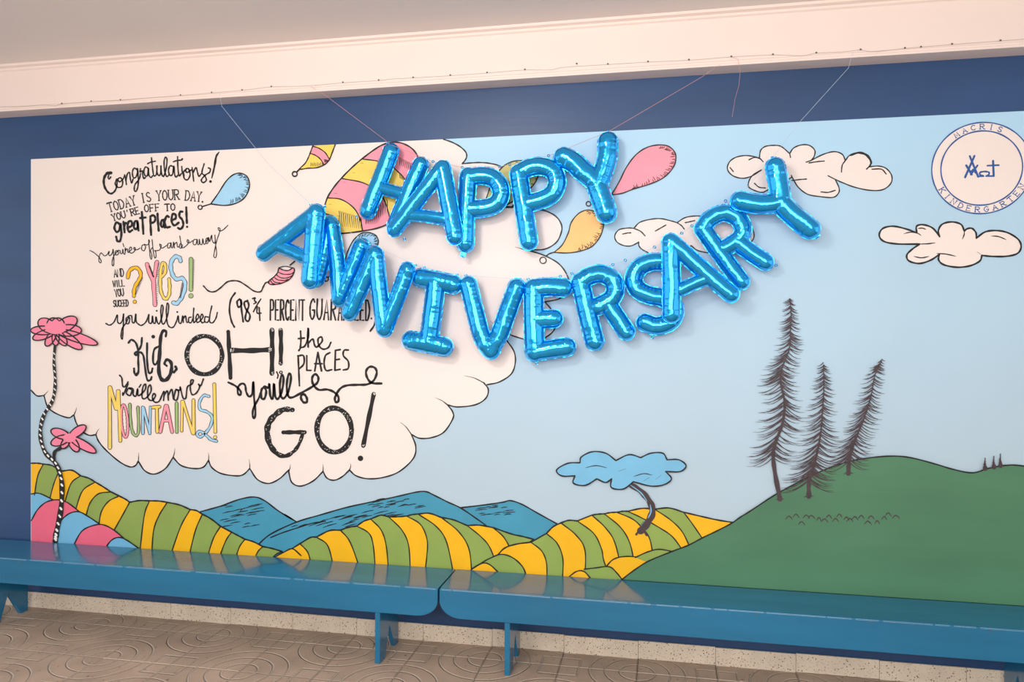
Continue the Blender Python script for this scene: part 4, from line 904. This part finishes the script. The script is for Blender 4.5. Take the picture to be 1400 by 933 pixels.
LETTERS = [
 ('blue foil letter H, first of the upper word, leaning over the pink striped painted balloon', [([(534.3,208),(519,247),(503,288)],11.8),([(574.8,226),(558,265),(540,308)],11.5),([(521,257),(550,265.5)],8.5)], .065, [(530,196),(553,327),(487,296)], None),
 ('blue foil letter A, second of the upper word, between the H and the first P', [([(604,231),(572,272),(539.5,313)],11),([(605,231),(613,275),(622,323)],12),([(563,294),(585,296),(609,300)],8.2)], .132, [(592,221),(616,333)], None),
 ('blue foil letter P, the left one of the two in the upper word', [([(640,241),(637,290),(636.5,333)],12.2),([(640,242),(664,240.5),(679,248),(685,263.8),(679,278),(664,284.5),(640,286)],12)], .085, [(632,229),(683,228)], ((634,345),(632,352),.014)),
 ('blue foil letter P, the right one of two in the upper word, beside Y', [([(709,237),(716,284),(723,330)],12.4),([(710,236),(723.6,229.5),(741,227.5),(756,234),(761.5,249),(756,264),(742.9,272.5),(723,278)],12.2)], .085, [(750,213),(697,225)], None),
 ('blue foil letter Y, last of the upper word, its tip at the navy border', [([(770.5,215.5),(784,222),(797,234),(811,245),(817,254)],14),([(831,194),(830,215),(824,236),(816,254)],13.5),([(816,252),(823,273),(829,291)],14.3)], .085, [(832,180),(750+9,213)], None),
 ('blue foil letter A, first of the lower word, above the pink painted basket', [([(431,292),(396,319),(361,346)],11.5),([(432,292),(428,336),(424,382)],13),([(381,337),(398,343),(417,352)],9)], .138, [(425,280),(444,283)], None),
 ('blue foil letter N, second of the lower word, half hidden behind its neighbours', [([(450.5,306),(443,345),(433,381)],11.5),([(453,309),(460,355),(464,405)],11.5),([(494,337),(479,374),(464,408)],11.5)], .062, [(447,299)], None),
 ('blue foil letter N, third of the lower word, beside the letter I', [([(512,348),(495,388),(478,427)],11.8),([(514,350),(519,400),(525,449)],11.5),([(556.8,369.5),(542,410),(526,450)],11.2)], .13, [(505,333),(568,363)], None),
 ('blue foil letter I, fourth of the lower word, between an N and the V', [([(574.5,380),(597,384),(619.5,389)],12.8),([(596,388),(591,430),(586,466)],13.4),([(562,465.5),(585,470),(607,474.5)],13)], .085, [(580,366),(625,376)], None),
 ('blue foil letter V, fifth of the lower word, over the edge of the painted cloud', [([(640.3,389.5),(649,425),(658,458),(668.5,474),(681,461),(694,426),(706,393)],12.2),([(664,468),(671,480),(677,466)],11.5)], .085, [(637,377),(711,382)], None),
 ('blue foil letter E, sixth of the lower word, between the V and an R', [([(729.5,395),(730,440),(731.2,481)],13.8),([(730,394),(750,392.5),(770,393.5)],12.6),([(732,437),(745,436.5),(757,436)],12.6),([(731,481),(753,478),(774.5,474.5)],12.8)], .085, [(722,382),(766,378),(734,497)], None),
 ('blue foil letter R, seventh of the lower word, left of the S', [([(793.5,386),(803,428),(813,467)],12.8),([(795,385),(805,378),(822,374.5),(837,382.5),(841,397),(834,410),(817,419)],12.3),([(829,413),(843,434),(856,453.5)],12)], .085, [(782,374),(838,362)], None),
 ('blue foil letter S, eighth of the lower word, half hidden behind the A', [([(909,357.5),(890,358.5),(874,366),(866.5,381.5),(872,395.5),(887,403.5),(906,407.5),(919,416),(922.5,429),(914,441),(897.5,446),(882,441.5)],12.2)], .062, [(855,356),(895,338),(892,462)], None),
 ('blue foil letter A, ninth of the lower word, standing over the S', [([(917,331),(918,380),(918,430)],12),([(918,331),(958,367),(999,402)],11.5),([(931,396),(950,387),(970,380)],9)], .136, [(932,319),(1013,396)], None),
 ('blue foil letter R, tenth of the lower word, beside the last Y', [([(960.5,313),(987,350),(1013,385)],11.5),([(961,312),(971,299),(989,291.5),(1007,297),(1015.5,311.5),(1012,325),(1001,333.5),(990,340)],11.5),([(1007,331),(1026,345),(1046,358.5)],11.5)], .075, [(992,275),(946,309),(1061,363)], None),
 ('blue foil letter Y, last of the lower word, over the painted cloud', [([(1012,274.5),(1028,278),(1044,279),(1066,277)],13.2),([(1060,228.5),(1063,244),(1066,262),(1067,277)],13.2),([(1066,277),(1086,296),(1107,313)],14)], .105, [(1056,216),(1001,281)], ((1114,320),(1119,325),.012)),
]
for i, (lab, st, off, tabs, tail) in enumerate(LETTERS):
    letter(lab, st, off, tabs, i*7.3+1, tail)

# ---------------------------------------------------------------- threads, nails and wire
def thread(name, pts, r, mat, label, group=None):
    V, Fc = tube(pts, r, 5); o = add(name, V, Fc, mat, loc=pts[0]); tag(o, label, 'string', group); return o
BF = .1045
thread('balloon_string', [P(425,118.5,BF), P(447,132,.10), P(527,192,.085), P(530,196,.086), P(592,221,.116), P(632,229,.086), P(683,228,.086), P(697,225,.086), P(750,213,.086), P(761,209,.088), P(832,180,.086), P(960,105,.09), P(985,88,BF)], .0009, M['rope'], 'thin pinkish thread holding up the upper word of balloons')
thread('balloon_string', [P(300,126,BF), P(303,145,.10), P(365,222,.12), P(425,280,.125), P(447,299,.071), P(505,333,.115), P(568,363,.115), P(580,366,.086), P(625,376,.086), P(637,377,.086), P(711,382,.086), P(722,382,.086), P(766,378,.086), P(782,374,.086), P(838,362,.086), P(855,356,.071), P(895,338,.071), P(932,319,.13), P(946,309,.086), P(992,275,.086), P(1001,281,.086), P(1056,216,.086), P(1095,165,.09), P(1160,93,.10), P(1166,72,BF)], .0008, M['clear'], 'thin whitish thread holding up the lower word of balloons')
thread('loose_thread', [P(1000,78,BF), P(1009,81,.108), P(1012,98,.11), P(1010,118,.11), P(1005,135,.108), P(1001,160,.106)], .0007, M['rope'], 'short pink thread dangling loose from the beam at the right')
wp1 = [(0,146),(30,145.5),(60,143.5),(75,144.8),(86,142),(126,139),(166,137),(200,134),(248,130.6),(290.5,127),(332,123.5)]
wp1 += [(350+a/3.888, b/3.888) for a,b in [(85,462),(270,457),(465,440),(655,428),(720,420),(838,414),(1035,402),(1230,388)]]
wp1 += [(700+a/3.888, b/3.888) for a,b in [(70,372),(200,372),(283,357),(510,343),(723,330),(940,320),(1165,303)]]
wp1 += [(1050+a/3.888, b/3.888) for a,b in [(25,292),(180,296),(255,283),(400,276),(490,266),(560,274),(725,258),(975,237),(1150,224),(1232,218),(1361,208)]]
wv, wf = tube([P(x,y,BF+.0012) for x,y in cr(wp1, 4)], .0011, 5)
tag(add('wire', wv, wf, M['wire'], loc=P(0,146,BF)), 'thin cream wire sagging from nail to nail along the beam', 'wire')
nails = [(86,142),(126,139),(166,137),(248,130.6),(290.5,127),(332,123.5)]+[(350+a/3.888,b/3.888) for a,b in [(85,462),(465,440),(655,428),(838,414),(1035,402),(1230,388)]]+[(700+a/3.888,b/3.888) for a,b in [(70,372),(345,341),(510,343),(723,330),(940,320),(1165,303)]]+[(1050+a/3.888,b/3.888) for a,b in [(25,292),(255,283),(490,266),(725,258),(810,252),(975,237),(1232,218)]]
p0 = P(*nails[0], BF-.004); NV = []
for yy, rr in ((0,.0016),(-.008,.0016),(-.008,.0042),(-.0095,.003)):
    NV += [(rr*math.cos(k*math.pi/4), yy, rr*math.sin(k*math.pi/4)) for k in range(8)]
NF = [(8*j+k, 8*j+(k+1)%8, 8*j+8+(k+1)%8, 8*j+8+k) for j in range(3) for k in range(8)]+[tuple(range(24,32))]
nme = bpy.data.meshes.new('nail'); nme.from_pydata(NV, [], NF); nme.materials.append(M['nail'])
for x, y in nails:
    o = bpy.data.objects.new('nail', nme); COL.objects.link(o); o.location = P(x, y, BF-.004)
    tag(o, 'small dark nail holding the wire along the lower edge of the beam', 'nail', 'nails along the beam')
